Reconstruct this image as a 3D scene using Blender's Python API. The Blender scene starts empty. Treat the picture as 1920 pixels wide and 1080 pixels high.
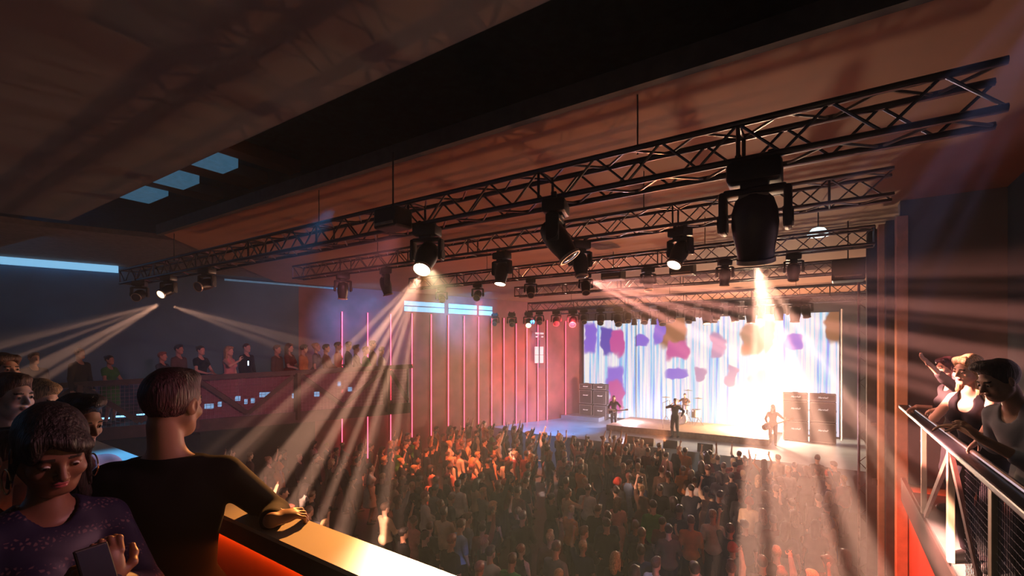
import bpy, bmesh, math, random
import numpy as np
from mathutils import Vector, Matrix, Quaternion
random.seed(7); RNG = np.random.default_rng(7)
R = math.radians
SC = bpy.context.scene
COL = SC.collection

# ------------------------------------------------------------------ camera
EYE = 5.85                       # eye height above the hall floor
YAW = math.atan2(603, 905)       # camera looks this far left of the stage axis (+Y)
FPX = 905.0
cam_data = bpy.data.cameras.new('camera')
cam_data.sensor_width = 36.0
cam_data.lens = 36.0 * FPX / 1920.0
cam_data.shift_y = 115.0 / 1920.0
cam_data.clip_start = 0.05
cam = bpy.data.objects.new('camera', cam_data); COL.objects.link(cam)
cam.location = (0, 0, EYE)
cam.rotation_euler = (math.pi / 2, 0, YAW)
SC.camera = cam
CF = Vector((-math.sin(YAW), math.cos(YAW), 0)); CR = Vector((math.cos(YAW), math.sin(YAW), 0))
def W(px, py, d):
    """point seen at photo pixel (px, py) at depth d along the camera axis"""
    return Vector((0, 0, EYE)) + CR * ((px - 960) / FPX * d) + CF * d + Vector((0, 0, (655 - py) / FPX * d))

# ------------------------------------------------------------------ world, exposure
SC.view_settings.view_transform = 'Standard'; SC.view_settings.look = 'None'
SC.view_settings.exposure = 0.0; SC.view_settings.gamma = 1.0
SC.view_settings.use_curve_mapping = False
cy = SC.cycles
cy.max_bounces = 2; cy.diffuse_bounces = 1; cy.glossy_bounces = 1; cy.transmission_bounces = 1
cy.volume_bounces = 0; cy.transparent_max_bounces = 8
cy.use_denoising = True; cy.use_adaptive_sampling = True; cy.adaptive_threshold = 0.03
cy.sample_clamp_indirect = 3.0; cy.caustics_reflective = False; cy.caustics_refractive = False
cy.volume_step_rate = 4.0; cy.volume_max_steps = 64
world = bpy.data.worlds.new('world'); SC.world = world; world.use_nodes = True
world.node_tree.nodes['Background'].inputs[0].default_value = (0.03, 0.09, 0.16, 1)
world.node_tree.nodes['Background'].inputs[1].default_value = 0.35

# ------------------------------------------------------------------ stage lights and added blue fill
def lamp_spot(name, loc, aim, power, color, angle, blend=0.3, gobo=None, size=0.03):
    l = bpy.data.lights.new(name, 'SPOT'); l.energy = power; l.color = color
    l.spot_size = R(angle); l.spot_blend = blend; l.shadow_soft_size = size
    o = bpy.data.objects.new(name, l); COL.objects.link(o); o.location = loc
    zdir = (Vector(loc) - Vector(aim)).normalized()      # local +Z points away from the aim
    tocam = (Vector((0, 0, EYE)) - Vector(loc)).normalized()
    ydir = tocam - zdir * tocam.dot(zdir)
    if ydir.length < 0.05: ydir = Vector((0, 0, 1)) - zdir * zdir.z
    ydir.normalize(); xdir = ydir.cross(zdir)
    o.rotation_euler = Matrix((xdir, ydir, zdir)).transposed().to_euler()
    if gobo:                                             # slotted pattern wheel: bars of light and dark
        freq, lo, hi, seed = gobo
        l.use_nodes = True; nt = l.node_tree; n = nt.nodes; em = n['Emission']
        tc = n.new('ShaderNodeTexCoord'); sp = n.new('ShaderNodeSeparateXYZ')
        dv = n.new('ShaderNodeMath'); dv.operation = 'DIVIDE'
        cb = n.new('ShaderNodeCombineXYZ'); cb.inputs[1].default_value = seed
        nz = n.new('ShaderNodeTexNoise'); nz.noise_dimensions = '2D'
        nz.inputs['Scale'].default_value = freq; nz.inputs['Detail'].default_value = 1.5
        rp = n.new('ShaderNodeValToRGB'); rp.color_ramp.elements[0].position = lo; rp.color_ramp.elements[1].position = hi
        rp.color_ramp.elements[0].color = (0.03, 0.03, 0.03, 1)
        nt.links.new(tc.outputs['Normal'], sp.inputs[0])
        cl = Vector((0, tocam.dot(ydir), tocam.dot(zdir))); dt = n.new('ShaderNodeVectorMath'); dt.operation = 'DOT_PRODUCT'; dt.inputs[1].default_value = (0, -cl.z, cl.y)
        nt.links.new(tc.outputs['Normal'], dt.inputs[0]); nt.links.new(sp.outputs[0], dv.inputs[0]); nt.links.new(dt.outputs['Value'], dv.inputs[1])
        nt.links.new(dv.outputs[0], cb.inputs[0]); nt.links.new(cb.outputs[0], nz.inputs['Vector'])
        nt.links.new(nz.outputs[0], rp.inputs[0]); nt.links.new(rp.outputs[0], em.inputs['Strength'])
    return o
def lamp_area(name, loc, aim, power, color, sx, sy):
    l = bpy.data.lights.new(name, 'AREA'); l.energy = power; l.color = color; l.shape = 'RECTANGLE'; l.size = sx; l.size_y = sy
    o = bpy.data.objects.new(name, l); COL.objects.link(o); o.location = loc
    o.rotation_euler = (Vector(aim) - Vector(loc)).to_track_quat('-Z', 'Y').to_euler()
    return o
def lamp_point(name, loc, power, color, size=0.1):
    l = bpy.data.lights.new(name, 'POINT'); l.energy = power; l.color = color; l.shadow_soft_size = size
    o = bpy.data.objects.new(name, l); COL.objects.link(o); o.location = loc
    return o
WARM = (1.0, 0.62, 0.36); WHITE = (1.0, 0.86, 0.72); AMBER = (1.0, 0.42, 0.14); BLUE = (0.25, 0.55, 1.0); RED = (1.0, 0.05, 0.07); PURPLE = (0.65, 0.4, 1.0)
ZS_ = EYE - 3.95
# beams from the moving heads into the haze
lamp_spot('beam', W(1420, 497, 4.13), W(1560, 1080, 4.9), 33000, (1, .50, .34), 48, 0.45, (7, .46, .56, 1.3))
lamp_spot('beam', W(1414, 499, 4.16), W(1310, 850, 19), 2600, WHITE, 14, 0.7, (14, .40, .60, 4.3))
lamp_spot('beam', W(1106, 528, 7.3), W(1880, 760, 4.6), 24000, (1.0, 0.36, .28), 40, 0.5, (12, .46, .56, 7.7))
lamp_spot('beam', W(788, 518, 6.0), W(590, 900, 8.0), 18000, (1, .50, .32), 44, 0.35, (10, .46, .56, 2.1))
lamp_spot('beam', W(300, 570, 9.1), W(-60, 740, 8.5), 7000, (1, .52, .34), 34, 0.4, (12, .45, .57, 3.9))
lamp_spot('beam', W(322, 574, 9.1), W(740, 700, 10.5), 7500, (1, .52, .34), 19, 0.4, (16, .45, .57, 5.2))
lamp_spot('beam', W(640, 550, 10.7), W(520, 800, 10.0), 7000, (1, .5, .75), 16, 0.4, (16, .45, .57, 6.1))
lamp_spot('beam', W(858, 585, 15), W(950, 790, 17), 12000, (1, .72, .6), 15, 0.4, (20, .45, .57, 8.2))
lamp_spot('beam', W(985, 600, 19), W(1010, 790, 20), 8000, (1, .3, .15), 22, 0.4, (16, .45, .57, 9.2))
lamp_spot('beam', W(-420, -240, 3.0), W(380, 330, 4.2), 1300, (1, .5, .40), 30, 0.4, (8, .45, .57, 1.9))
lamp_spot('beam', W(2080, -150, 2.0), W(1560, 560, 3.3), 650, (.4, .45, 1), 40, 0.4, (9, .45, .57, 2.9))
# ledge wash, stage blinders, colour washes
lamp_spot('ledge_wash', (-4.2, 4.45, EYE + 1.0), (-.50, 1.02, EYE - .66), 12500, (1, .74, .40), 15, 1.0, None, .04)
lamp_spot('ledge_wash', (-4.2, 4.45, EYE + 1.0), (-1.55, 1.06, EYE - .66), 2200, (1, .36, .08), 16, 1.0, None, .04)
lamp_spot('guest_wash', (1.0, 3.6, EYE + 1.2), (-1.80, .42, EYE - .36), 240, (1, .40, .46), 12, .8, None, .05)
lamp_spot('guest_wash', (-3.5, 8.5, EYE + 1.2), (1.2, 5.2, EYE - .5), 380, (1, .52, .34), 30, .8, None, .05)
lamp_spot('guest_wash', (-4.5, 4.2, EYE + 1.4), (-12.5, 7.0, EYE - .6), 900, (1, .30, .38), 44, .8, None, .1)
lamp_point('blinder', W(1415, 780, 21.8), 4600, (1.0, .62, .36), .25)
lamp_point('blinder', W(1180, 782, 24.5), 500, (1.0, .7, .85), .2)
lamp_spot('wall_wash', W(700, 560, 17), W(690, 620, 21), 1000, (.05, .42, 1), 80, 0.8, None, .2)
lamp_spot('wall_wash', W(930, 560, 21), W(860, 595, 24), 1000, (.05, .42, 1), 70, 0.8, None, .2)
lamp_spot('stage_wash', W(1000, 600, 22), W(1020, 790, 24), 7500, (.06, .42, 1), 60, 0.7, None, .2)
lamp_spot('red_wash', W(1080, 600, 20), W(1000, 690, 26), 3000, RED, 60, 0.8, None, .2)
lamp_spot('crowd_wash', W(900, 560, 14), W(850, 880, 17), 5200, (1, .17, .05), 60, 0.9, None, .1)
lamp_spot('wall_wash', (-1.5, 9.6, EYE + .2), (1.0, 8.6, EYE - 4), 3600, (1, .09, .03), 60, 0.8, None, .1)
lamp_spot('ceiling_wash', (-5.5, 19.2, ZS_ + .3), (-6.5, 9.0, EYE + 2.5), 2800, (1, .30, .11), 60, 0.8, None, .06)
lamp_area('blue_fill', (-7, -2.8, EYE + 1.2), (-6, 6, EYE + .5), 15, (.05, .42, .9), 14, 1.5)  # unseen blue fill added at the rear to lift the shadows
lamp_area('blue_fill', (-17.0, 3.0, EYE + 2.3), (-17.5, 8.0, EYE - .5), 14, (.05, .42, .9), 3, 3)  # second added blue fill, over the left balcony
lamp_spot('portal_wash', (-4, 9.3, EYE + 1.0), (.9, 10.4, EYE - 1.4), 1500, (1, .42, .2), 44, 0.9, None, .1)
lamp_spot('ledge_wash', (-4.4, 3.2, EYE + 1.5), (-3.3, 1.1, EYE - .65), 900, (.08, .42, 1), 24, 0.8, None, .05)

# ------------------------------------------------------------------ materials
MATS = {}
def mat(name, col, rough=0.6, metal=0.0, emit=None, estr=0.0, noise=0.25, scale=8.0, bump=0.0, bscale=60.0, spec=0.5):
    if name in MATS: return MATS[name]
    m = bpy.data.materials.new(name); m.use_nodes = True; nt = m.node_tree; b = nt.nodes['Principled BSDF']
    b.inputs['Roughness'].default_value = rough; b.inputs['Metallic'].default_value = metal
    b.inputs['Specular IOR Level'].default_value = spec
    tc = nt.nodes.new('ShaderNodeTexCoord')
    if noise > 0:
        nz = nt.nodes.new('ShaderNodeTexNoise'); nz.inputs['Scale'].default_value = scale; nz.inputs['Detail'].default_value = 4
        rp = nt.nodes.new('ShaderNodeValToRGB')
        rp.color_ramp.elements[0].position = .3; rp.color_ramp.elements[1].position = .7
        rp.color_ramp.elements[0].color = (*[c * (1 - noise) for c in col], 1)
        rp.color_ramp.elements[1].color = (*[min(1, c * (1 + noise)) for c in col], 1)
        nt.links.new(tc.outputs['Object'], nz.inputs['Vector']); nt.links.new(nz.outputs[0], rp.inputs[0])
        nt.links.new(rp.outputs[0], b.inputs['Base Color'])
    else: b.inputs['Base Color'].default_value = (*col, 1)
    if bump > 0:
        n2 = nt.nodes.new('ShaderNodeTexNoise'); n2.inputs['Scale'].default_value = bscale; n2.inputs['Detail'].default_value = 5
        bp = nt.nodes.new('ShaderNodeBump'); bp.inputs['Strength'].default_value = bump
        nt.links.new(tc.outputs['Object'], n2.inputs['Vector']); nt.links.new(n2.outputs[0], bp.inputs['Height'])
        nt.links.new(bp.outputs[0], b.inputs['Normal'])
    if emit:
        b.inputs['Emission Color'].default_value = (*emit, 1); b.inputs['Emission Strength'].default_value = estr
    MATS[name] = m; return m
M = dict(
    ceil=mat('ceiling_board', (.15, .15, .165), .85, bump=.35, bscale=60, noise=.06, scale=1.5),
    ceil_stage=mat('timber_ceiling', (.29, .13, .075), .75, bump=.3, bscale=40, noise=.07, scale=2.0),
    void=mat('dark_void', (.02, .035, .045), .9),
    fascia=mat('ceiling_fascia', (.05, .05, .055), .8),
    wall_blue=mat('blue_wall', (.06, .12, .2), .8, noise=.2, scale=1.2),
    wall_dark=mat('charcoal_wall', (.075, .072, .082), .8, noise=.2, scale=1.2, bump=.2, bscale=25),
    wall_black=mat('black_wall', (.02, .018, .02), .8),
    floor=mat('hall_floor', (.05, .045, .045), .5, scale=1.0),
    bfloor=mat('balcony_floor', (.035, .035, .04), .7),
    stage=mat('stage_floor', (.25, .33, .40), .35, scale=.8, noise=.25),
    riser=mat('riser_board', (.30, .2, .14), .6),
    steel=mat('black_steel', (.05, .05, .07), .38, .7, noise=.2),
    alu=mat('truss_steel', (.09, .085, .11), .32, .85, noise=.15),
    lacing=mat('truss_lacing', (.2, .18, .18), .28, .9, noise=.1),
    fix=mat('fixture_black', (.018, .018, .022), .45, noise=.2, scale=20),
    fixtrim=mat('fixture_trim', (.45, .36, .28), .4, .3),
    lens=mat('lens_glass', (.1, .1, .12), .1, 0, noise=0),
    lens_on=mat('lens_lit', (.8, .7, .6), .3, 0, (1, .8, .55), 40, noise=0),
    lens_dim=mat('lens_glowing', (.8, .7, .6), .3, 0, (1, .75, .5), 2.5, noise=0),
    orange=mat('column_trim_paint', (.75, .42, .28), .6, noise=.1),
    wood=mat('rail_timber', (.10, .07, .06), .55, scale=5),
    ledge=mat('pale_ledge', (.80, .72, .58), .45, noise=.06, scale=3),
    parapet=mat('orange_parapet', (.62, .16, .05), .5, noise=.15, scale=3),
    ledside=mat('ledge_edge', (.09, .05, .05), .6),
    post=mat('painted_post', (.62, .5, .36), .5, .2, noise=.1),
    redled=mat('red_led', (1, .1, .15), .4, 0, (1, .05, .10), 6, noise=0),
    blueled=mat('blue_led', (.3, .7, 1), .4, 0, (.25, .6, 1), 2.2, noise=0),
    cove=mat('cove_light', (.3, .7, 1), .4, 0, (.22, .52, .8), 1.0, noise=0),
    paneldim=mat('skylight_dim', (.2, .4, .6), .4, 0, (.03, .085, .14), 1.0, noise=.2),
    white=mat('white_plastic_glow', (.75, .78, .8), .5, 0, (.5, .65, .8), .35, noise=.1),  # faint blue glow put into the plastic, no lamp inside
    amp=mat('amp_tolex', (.035, .033, .035), .7, bump=.2, bscale=200),
    ampcloth=mat('amp_grille_cloth', (.06, .055, .055), .85, noise=.3, scale=60),
    piping=mat('amp_piping', (.5, .5, .5), .5, noise=0),
    logo=mat('logo_white_glow', (.85, .85, .85), .4, 0, (1, 1, 1), .4, noise=0),  # white glow put into the lettering, not a lit sign
    chrome=mat('chrome', (.7, .7, .72), .15, 1, noise=0),
    brass=mat('brass', (.75, .5, .2), .2, 1, noise=0),
    drum=mat('drum_shell', (.55, .5, .48), .3, 0, noise=.1),
    drumskin=mat('drum_head', (.85, .82, .78), .5),
    woodg=mat('guitar_wood', (.35, .16, .07), .3),
    creamg=mat('guitar_cream', (.8, .75, .68), .3),
    cable=mat('cable_rubber', (.02, .02, .02), .6),
    gold=mat('gold_hoop', (.8, .6, .3), .2, 1, noise=0),
    glass=mat('drink_glass', (.8, .85, .9), .05, noise=0),
)
# ------------------------------------------------------------------ object helpers
def setp(o, label=None, cat=None, group=None, kind=None):
    if label: o['label'] = label
    if cat: o['category'] = cat
    if group: o['group'] = group
    if kind: o['kind'] = kind
    return o
def empty(name, loc, rz=0, label=None, cat=None, group=None):
    o = bpy.data.objects.new(name, None); COL.objects.link(o); o.location = loc; o.rotation_euler = (0, 0, rz)
    o.empty_display_size = .1
    return setp(o, label, cat, group)
class MB:
    def __init__(s): s.bm = bmesh.new()
    def box(s, c, size, rot=None, bev=0):
        r = bmesh.ops.create_cube(s.bm, size=1)
        vs = r['verts']
        m = Matrix.Translation(c) @ (rot.to_4x4() if rot else Matrix.Identity(4)) @ Matrix.Diagonal((*size, 1))
        bmesh.ops.transform(s.bm, matrix=m, verts=vs)
        if bev:
            es = list({e for v in vs for e in v.link_edges})
            bmesh.ops.bevel(s.bm, geom=es, offset=bev, segments=2, affect='EDGES', profile=.5)
        return s
    def bar(s, a, b, w, h=None):
        a = Vector(a); b = Vector(b); d = b - a
        return s.box((a + b) / 2, (w, h or w, d.length), d.to_track_quat('Z', 'Y').to_matrix())
    def tube(s, pts, r, seg=8, closed=False):
        pts = [Vector(p) for p in pts]; n = len(pts); rings = []
        for i, p in enumerate(pts):
            if closed: d = pts[(i + 1) % n] - pts[i - 1]
            else: d = pts[min(i + 1, n - 1)] - pts[max(i - 1, 0)]
            q = d.to_track_quat('Z', 'Y'); rr = r[i] if isinstance(r, (list, tuple)) else r
            rings.append([s.bm.verts.new(p + q @ Vector((math.cos(2 * math.pi * k / seg) * rr, math.sin(2 * math.pi * k / seg) * rr, 0))) for k in range(seg)])
        for i in range(n if closed else n - 1):
            A = rings[i]; B = rings[(i + 1) % n]
            for k in range(seg): s.bm.faces.new((A[k], A[(k + 1) % seg], B[(k + 1) % seg], B[k]))
        if not closed:
            s.bm.faces.new(rings[0][::-1]); s.bm.faces.new(rings[-1])
        return s
    def lathe(s, prof, seg=20, mat4=None, sx=1, sy=1):
        """profile [(r, z)] about local z"""
        rings = []; mat4 = mat4 or Matrix.Identity(4)
        for r, z in prof:
            rings.append([s.bm.verts.new(mat4 @ Vector((math.cos(2 * math.pi * k / seg) * r * sx, math.sin(2 * math.pi * k / seg) * r * sy, z))) for k in range(seg)])
        for A, B in zip(rings, rings[1:]):
            for k in range(seg): s.bm.faces.new((A[k], A[(k + 1) % seg], B[(k + 1) % seg], B[k]))
        s.bm.faces.new(rings[0][::-1]); s.bm.faces.new(rings[-1])
        return s
    def poly(s, pts):
        s.bm.faces.new([s.bm.verts.new(p) for p in pts]); return s
    def prism(s, pts, z0, z1):
        """pts: list of (x,y) or (x,y,dz) footprint, extruded"""
        lo = [s.bm.verts.new((p[0], p[1], z0 + (p[2] if len(p) > 2 else 0))) for p in pts]
        hi = [s.bm.verts.new((p[0], p[1], z1 + (p[2] if len(p) > 2 else 0))) for p in pts]
        n = len(pts); s.bm.faces.new(lo[::-1]); s.bm.faces.new(hi)
        for i in range(n): s.bm.faces.new((lo[i], lo[(i + 1) % n], hi[(i + 1) % n], hi[i]))
        return s
    def build(s, name, m, parent=None, smooth=False, loc=None, rot=None):
        bmesh.ops.recalc_face_normals(s.bm, faces=s.bm.faces)
        me = bpy.data.meshes.new(name); s.bm.to_mesh(me); s.bm.free()
        me.materials.append(m)
        if smooth:
            me.shade_smooth()
            me.set_sharp_from_angle(angle=R(40))
        o = bpy.data.objects.new(name, me); COL.objects.link(o)
        if loc is not None: o.location = loc
        if rot is not None: o.rotation_euler = rot
        if parent: o.parent = parent
        return o
def struct(name, mb, m): return setp(mb.build(name, m), kind='structure')
FL = 0.5            # hall floor height
Z0 = EYE - 1.9      # balcony floor height
ZS = EYE - 3.95     # stage floor height
ZC = EYE + 2.55     # ceiling over the stage and pit
def wall_pt(t): return Vector((-12.9 - .3157 * t, 24.9 - .949 * t, 0))
def wall_t_at(px):
    # distance along the left wall seen at photo column px
    k = (px - 960) / FPX; lo, hi = -5, 40
    for _ in range(60):
        t = (lo + hi) / 2; p = wall_pt(t); d = p.dot(CF)
        if d < .1 or p.dot(CR) / d < k: hi = t
        else: lo = t
    return lo
WN = Vector((.949, -.3157, 0))    # left wall's normal, into the hall
WD = Vector((-.3157, -.949, 0))   # along the left wall, away from the stage

# ------------------------------------------------------------------ room shell
struct('floor', MB().box((-9.5, 11.5, FL - .1), (26, 32, .2)), M['floor'])
a, b = wall_pt(-2), wall_pt(wall_t_at(560)); c = wall_pt(31)
def wallslab(p, q, z0, z1, th):
    n = -WN * th
    return MB().prism([(p.x, p.y), (q.x, q.y), (q.x + n.x, q.y + n.y), (p.x + n.x, p.y + n.y)], z0, z1)
struct('wall_left', wallslab(a, b, 0, EYE + 2.62, .3), mat('red_panel_wall', (.26, .07, .09), .6, noise=.35, scale=1.2, bump=.25, bscale=12))
struct('wall_left_rear', wallslab(b, c, 0, EYE + 2.7, .3), M['wall_blue'])
struct('wall_left_dark_sheet', wallslab(wall_pt(wall_t_at(590)) + WN * .06, wall_pt(wall_t_at(330)) + WN * .06, 0, EYE - 2.3, .05), M['wall_black'])  # black sheet added over the wall to darken it under the balcony
struct('wall_back', MB().box((-5.5, 26.35, 4.5), (16, .3, 9)), M['wall_dark'])
struct('wall_right_stage', MB().box((1.45, 18.6, 4.3), (.5, 15.4, 8.6)), M['wall_dark'])
struct('wall_proscenium', MB().box((2.0, 10.75, 4.9), (2.1, .3, 9.8)), mat('proscenium_wall', (.17, .15, .16), .7, noise=.2, scale=.8, bump=.25, bscale=18))
struct('wall_right', MB().box((2.42, 4.0, 4.9), (.3, 16, 9.8)), M['wall_blue'])
struct('wall_right_lower', MB().box((1.7, 4.9, (Z0 - .4) / 2), (1.3, 11.4, Z0 - .4)), mat('red_lower_wall', (.42, .12, .07), .65, noise=.2, scale=.8, bump=.3, bscale=10))
struct('wall_behind', MB().box((-10, -3.2, 4.9), (25, .3, 9.8)), M['wall_dark'])
# ceilings
struct('ceiling', MB().box((-9.5, 11.5, EYE + 3.7), (26, 32, .2)), mat('upper_ceiling', (.02, .06, .09), .9))
struct('ceiling_near', MB().prism([(2.27, -3), (2.27, 3.15), (-12.9, 3.15), (-15, -3)], EYE + 2.6, EYE + 2.85), M['ceil'])
p1 = wall_pt(wall_t_at(397))
struct('ceiling_stage', MB().prism([(2.9, 4.62), (2.9, 26.2), (-12.4, 26.2), (-16.8, 12.5), (-17.5, 10.2), (-12.4, 4.62)], ZC, ZC + .14), M['ceil_stage'])
struct('ceiling_fascia', MB().box((-4.9, 4.56, ZC + .09), (15.1, .1, .22)), M['fascia'])
q0, q1 = wall_pt(31), wall_pt(12)
struct('ceiling_side', MB().prism([(q0.x, q0.y), (q1.x, q1.y), (-16.2, 12.6), (-12.9, 6.6), (-14.4, 3.1), (-15.9, -3)], EYE + 2.68, EYE + 2.8), mat('side_ceiling', (.15, .105, .095), .8, bump=.3, bscale=30))
# upper void: timber coffers and dim blue rooflights
for i, (x, w) in enumerate([(-11.6, .5), (-9.9, .7), (-8.6, .35)]):
    setp(MB().box((x, 3.9, EYE + 3.48), (w, 3.0, .22), bev=.01).build('roof_beam', M['ceil_stage']),
         ['brown roof beam in the dark ceiling gap, leftmost', 'wide brown roof beam in the ceiling gap between two blue rooflights', 'narrow brown roof beam at the right of the long blue rooflight'][i], 'beam', 'roof beams in the ceiling gap')
for i, (x, w, y0, y1) in enumerate([(-12.3, 1.0, 3.6, 4.5), (-10.75, .7, 2.9, 4.5), (-9.2, .55, 2.9, 4.5)]):
    setp(MB().box((x, (y0 + y1) / 2, EYE + 3.43), (w, y1 - y0, .32)).build('rooflight', M['paneldim']),
         ['dim blue rooflight at the far left end of the ceiling gap', 'short pale blue rooflight in the ceiling gap', 'long blue rooflight in the ceiling gap near the dark band'][i], 'rooflight', 'blue rooflights in the ceiling gap')
# cove light along the left wall
cA, cB = wall_pt(30.5), wall_pt(wall_t_at(222)); off = WN * .12
setp(MB().bar(cA + off + Vector((0, 0, EYE + 2.56)), cB + off + Vector((0, 0, EYE + 2.56)), .2, .2).build('cove_light', M['cove']),
     'long pale blue strip light where the left wall meets the ceiling', 'strip light')
cA, cB = wall_pt(wall_t_at(420)), wall_pt(wall_t_at(640))
setp(MB().bar(cA + off + Vector((0, 0, EYE + 2.5)), cB + off + Vector((0, 0, EYE + 2.48)), .06, .06).build('cove_light', M['paneldim']),
     'thin dim violet strip light under the brown ceiling at the left wall', 'strip light')
# portal: layered frame around the stage opening, right side
for i, (x, y, w, dpt, m, nm) in enumerate([(.96, 10.55, .16, .3, 'orange', 'trim_1'), (.82, 10.8, .12, .3, 'fascia', 'trim_2'), (.72, 11.05, .10, .3, 'orange', 'trim_3'), (.60, 11.4, .16, .3, 'fascia', 'trim_4')]):
    struct(nm, MB().box((x, y, (ZC - .3) / 2), (w, dpt, ZC - .3), bev=.012), M[m])
# ------------------------------------------------------------------ stage
struct('floor_stage', MB().prism([(1.1, 19.3), (1.1, 26.2), (-12.4, 26.2), (-13.0, 24.6), (-14.6, 19.9), (-12.2, 19.4)], 0, ZS), M['stage'])
setp(MB().prism([(-12.9, 24.4), (-10.6, 24.4), (-10.6, 25.6), (-12.5, 25.6)], ZS, ZS + .22).build('side_platform', M['stage']),
     'low blue lit platform at the left end of the stage floor', 'platform')
setp(MB().prism([(-9.2, 22.1), (-2.2, 22.1), (-2.2, 25.4), (-9.2, 25.4)], ZS, ZS + .28).build('drum_riser', M['riser']),
     'wide low brown riser board under the drummer at mid stage', 'riser')
# LED wall: three screen panels standing behind the band
def blob_pt(px, py):
    k = (px - 960) / FPX; x = (21.63 * k - 14.42) / (.832 + .5548 * k); return x, EYE + (655 - py) / FPX * (21.63 - .5548 * x)
VIO, DBL, MAG, OCH, TAN_, MAU = (.22, .12, .75), (.06, .05, .5), (.6, .05, .35), (.30, .10, .03), (.42, .20, .12), (.5, .25, .5)
BLOBS = [(1099, 1116, 608, 662, VIO), (1132, 1150, 618, 662, DBL), (1150, 1168, 622, 662, MAG), (1192, 1210, 634, 648, VIO), (1238, 1286, 560, 652, OCH), (1256, 1288, 640, 672, MAG), (1228, 1242, 600, 640, VIO), (1335, 1354, 628, 664, MAU), (1396, 1424, 612, 664, TAN_),
         (1430, 1449, 604, 662, (.55, .25, .22)), (1480, 1504, 634, 652, VIO), (1556, 1580, 570, 640, OCH), (1142, 1168, 690, 740, VIO), (1146, 1166, 715, 770, MAG), (1254, 1284, 693, 706, VIO), (1308, 1320, 692, 708, MAU), (1412, 1446, 696, 770, MAU), (1366, 1380, 690, 720, MAU)]
def screen_mat():
    m = bpy.data.materials.new('led_screen'); m.use_nodes = True; nt = m.node_tree; b = nt.nodes['Principled BSDF']
    N = nt.nodes.new; L = nt.links.new
    tc = N('ShaderNodeTexCoord')
    mp = N('ShaderNodeMapping'); mp.inputs['Scale'].default_value = (2.2, 1, .05); L(tc.outputs['Object'], mp.inputs[0])
    st = N('ShaderNodeTexNoise'); st.inputs['Scale'].default_value = 3.2; st.inputs['Detail'].default_value = 6; L(mp.outputs[0], st.inputs['Vector'])
    r1 = N('ShaderNodeValToRGB'); cr = r1.color_ramp
    cr.elements[0].position = .34; cr.elements[0].color = (.12, .3, 1, 1); cr.elements[1].position = .56; cr.elements[1].color = (1, 1, 1, 1)
    e = cr.elements.new(.42); e.color = (.35, .8, 1, 1); e = cr.elements.new(.49); e.color = (.86, .75, 1, 1); L(st.outputs[0], r1.inputs[0])
    # soft dark shapes of the projected picture, in stage coordinates (x, z of the picture plane)
    geo = N('ShaderNodeNewGeometry'); cur = r1.outputs[0]
    wob = N('ShaderNodeTexNoise'); wob.inputs['Scale'].default_value = 1.1; L(tc.outputs['Object'], wob.inputs['Vector'])
    wv = N('ShaderNodeVectorMath'); wv.operation = 'SCALE'; wv.inputs['Scale'].default_value = .9; L(wob.outputs['Color'], wv.inputs[0])
    pos = N('ShaderNodeVectorMath'); pos.operation = 'ADD'; L(geo.outputs['Position'], pos.inputs[0]); L(wv.outputs[0], pos.inputs[1])
    for (x0, x1, y0, y1, colr) in BLOBS:
        P0, P1_ = blob_pt(x0, y0), blob_pt(x1, y1); cx, cz = (P0[0] + P1_[0]) / 2 + .45, (P0[1] + P1_[1]) / 2 + .45; hx, hz_ = abs(P1_[0] - P0[0]) / 2 + .12, abs(P1_[1] - P0[1]) / 2 + .12
        s1 = N('ShaderNodeVectorMath'); s1.operation = 'SUBTRACT'; s1.inputs[1].default_value = (cx, 26, cz); L(pos.outputs[0], s1.inputs[0])
        s2 = N('ShaderNodeVectorMath'); s2.operation = 'MULTIPLY'; s2.inputs[1].default_value = (1 / hx, 0, 1 / hz_); L(s1.outputs[0], s2.inputs[0])
        s3 = N('ShaderNodeVectorMath'); s3.operation = 'MULTIPLY'; L(s2.outputs[0], s3.inputs[0]); L(s2.outputs[0], s3.inputs[1])
        s4 = N('ShaderNodeVectorMath'); s4.operation = 'DOT_PRODUCT'; L(s3.outputs[0], s4.inputs[0]); L(s3.outputs[0], s4.inputs[1])
        mr = N('ShaderNodeMapRange'); mr.interpolation_type = 'SMOOTHSTEP'; mr.inputs['From Min'].default_value = 1.5; mr.inputs['From Max'].default_value = .35; L(s4.outputs['Value'], mr.inputs['Value'])
        mx = N('ShaderNodeMix'); mx.data_type = 'RGBA'; mx.inputs[7].default_value = (*colr, 1); L(mr.outputs[0], mx.inputs[0]); L(cur, mx.inputs[6]); cur = mx.outputs[2]
    b.inputs['Base Color'].default_value = (.02, .02, .02, 1)
    L(cur, b.inputs['Emission Color']); b.inputs['Emission Strength'].default_value = .95
    return m
SM = screen_mat()
for i, (x0, x1, y, lb) in enumerate([(-12.2, -9.1, 25.95, 'left panel of the bright LED wall behind the guitarist and amplifiers'),
                                  (-9.06, -2.75, 26.0, 'wide centre panel of the bright white and violet LED wall'),
                                  (-2.7, .2, 25.6, 'right panel of the bright LED wall, pale blue, behind the right amplifiers')]):
    t = empty('led_screen', ((x0 + x1) / 2, y, ZS), 0, lb, 'LED screen', 'panels of the LED wall')
    o = MB().box((0, 0, 2.85), (x1 - x0, .06, 5.5)).build('screen_face', SM, t)
    fr = MB()
    for sx in (-1, 1): fr.box((sx * (x1 - x0 - .05) / 2, .08, 2.85), (.05, .08, 5.6))
    fr.box((0, .08, 5.62), (x1 - x0, .08, .06)); fr.box((0, .08, .07), (x1 - x0, .1, .14)); fr.build('frame', M['steel'], t)
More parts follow.
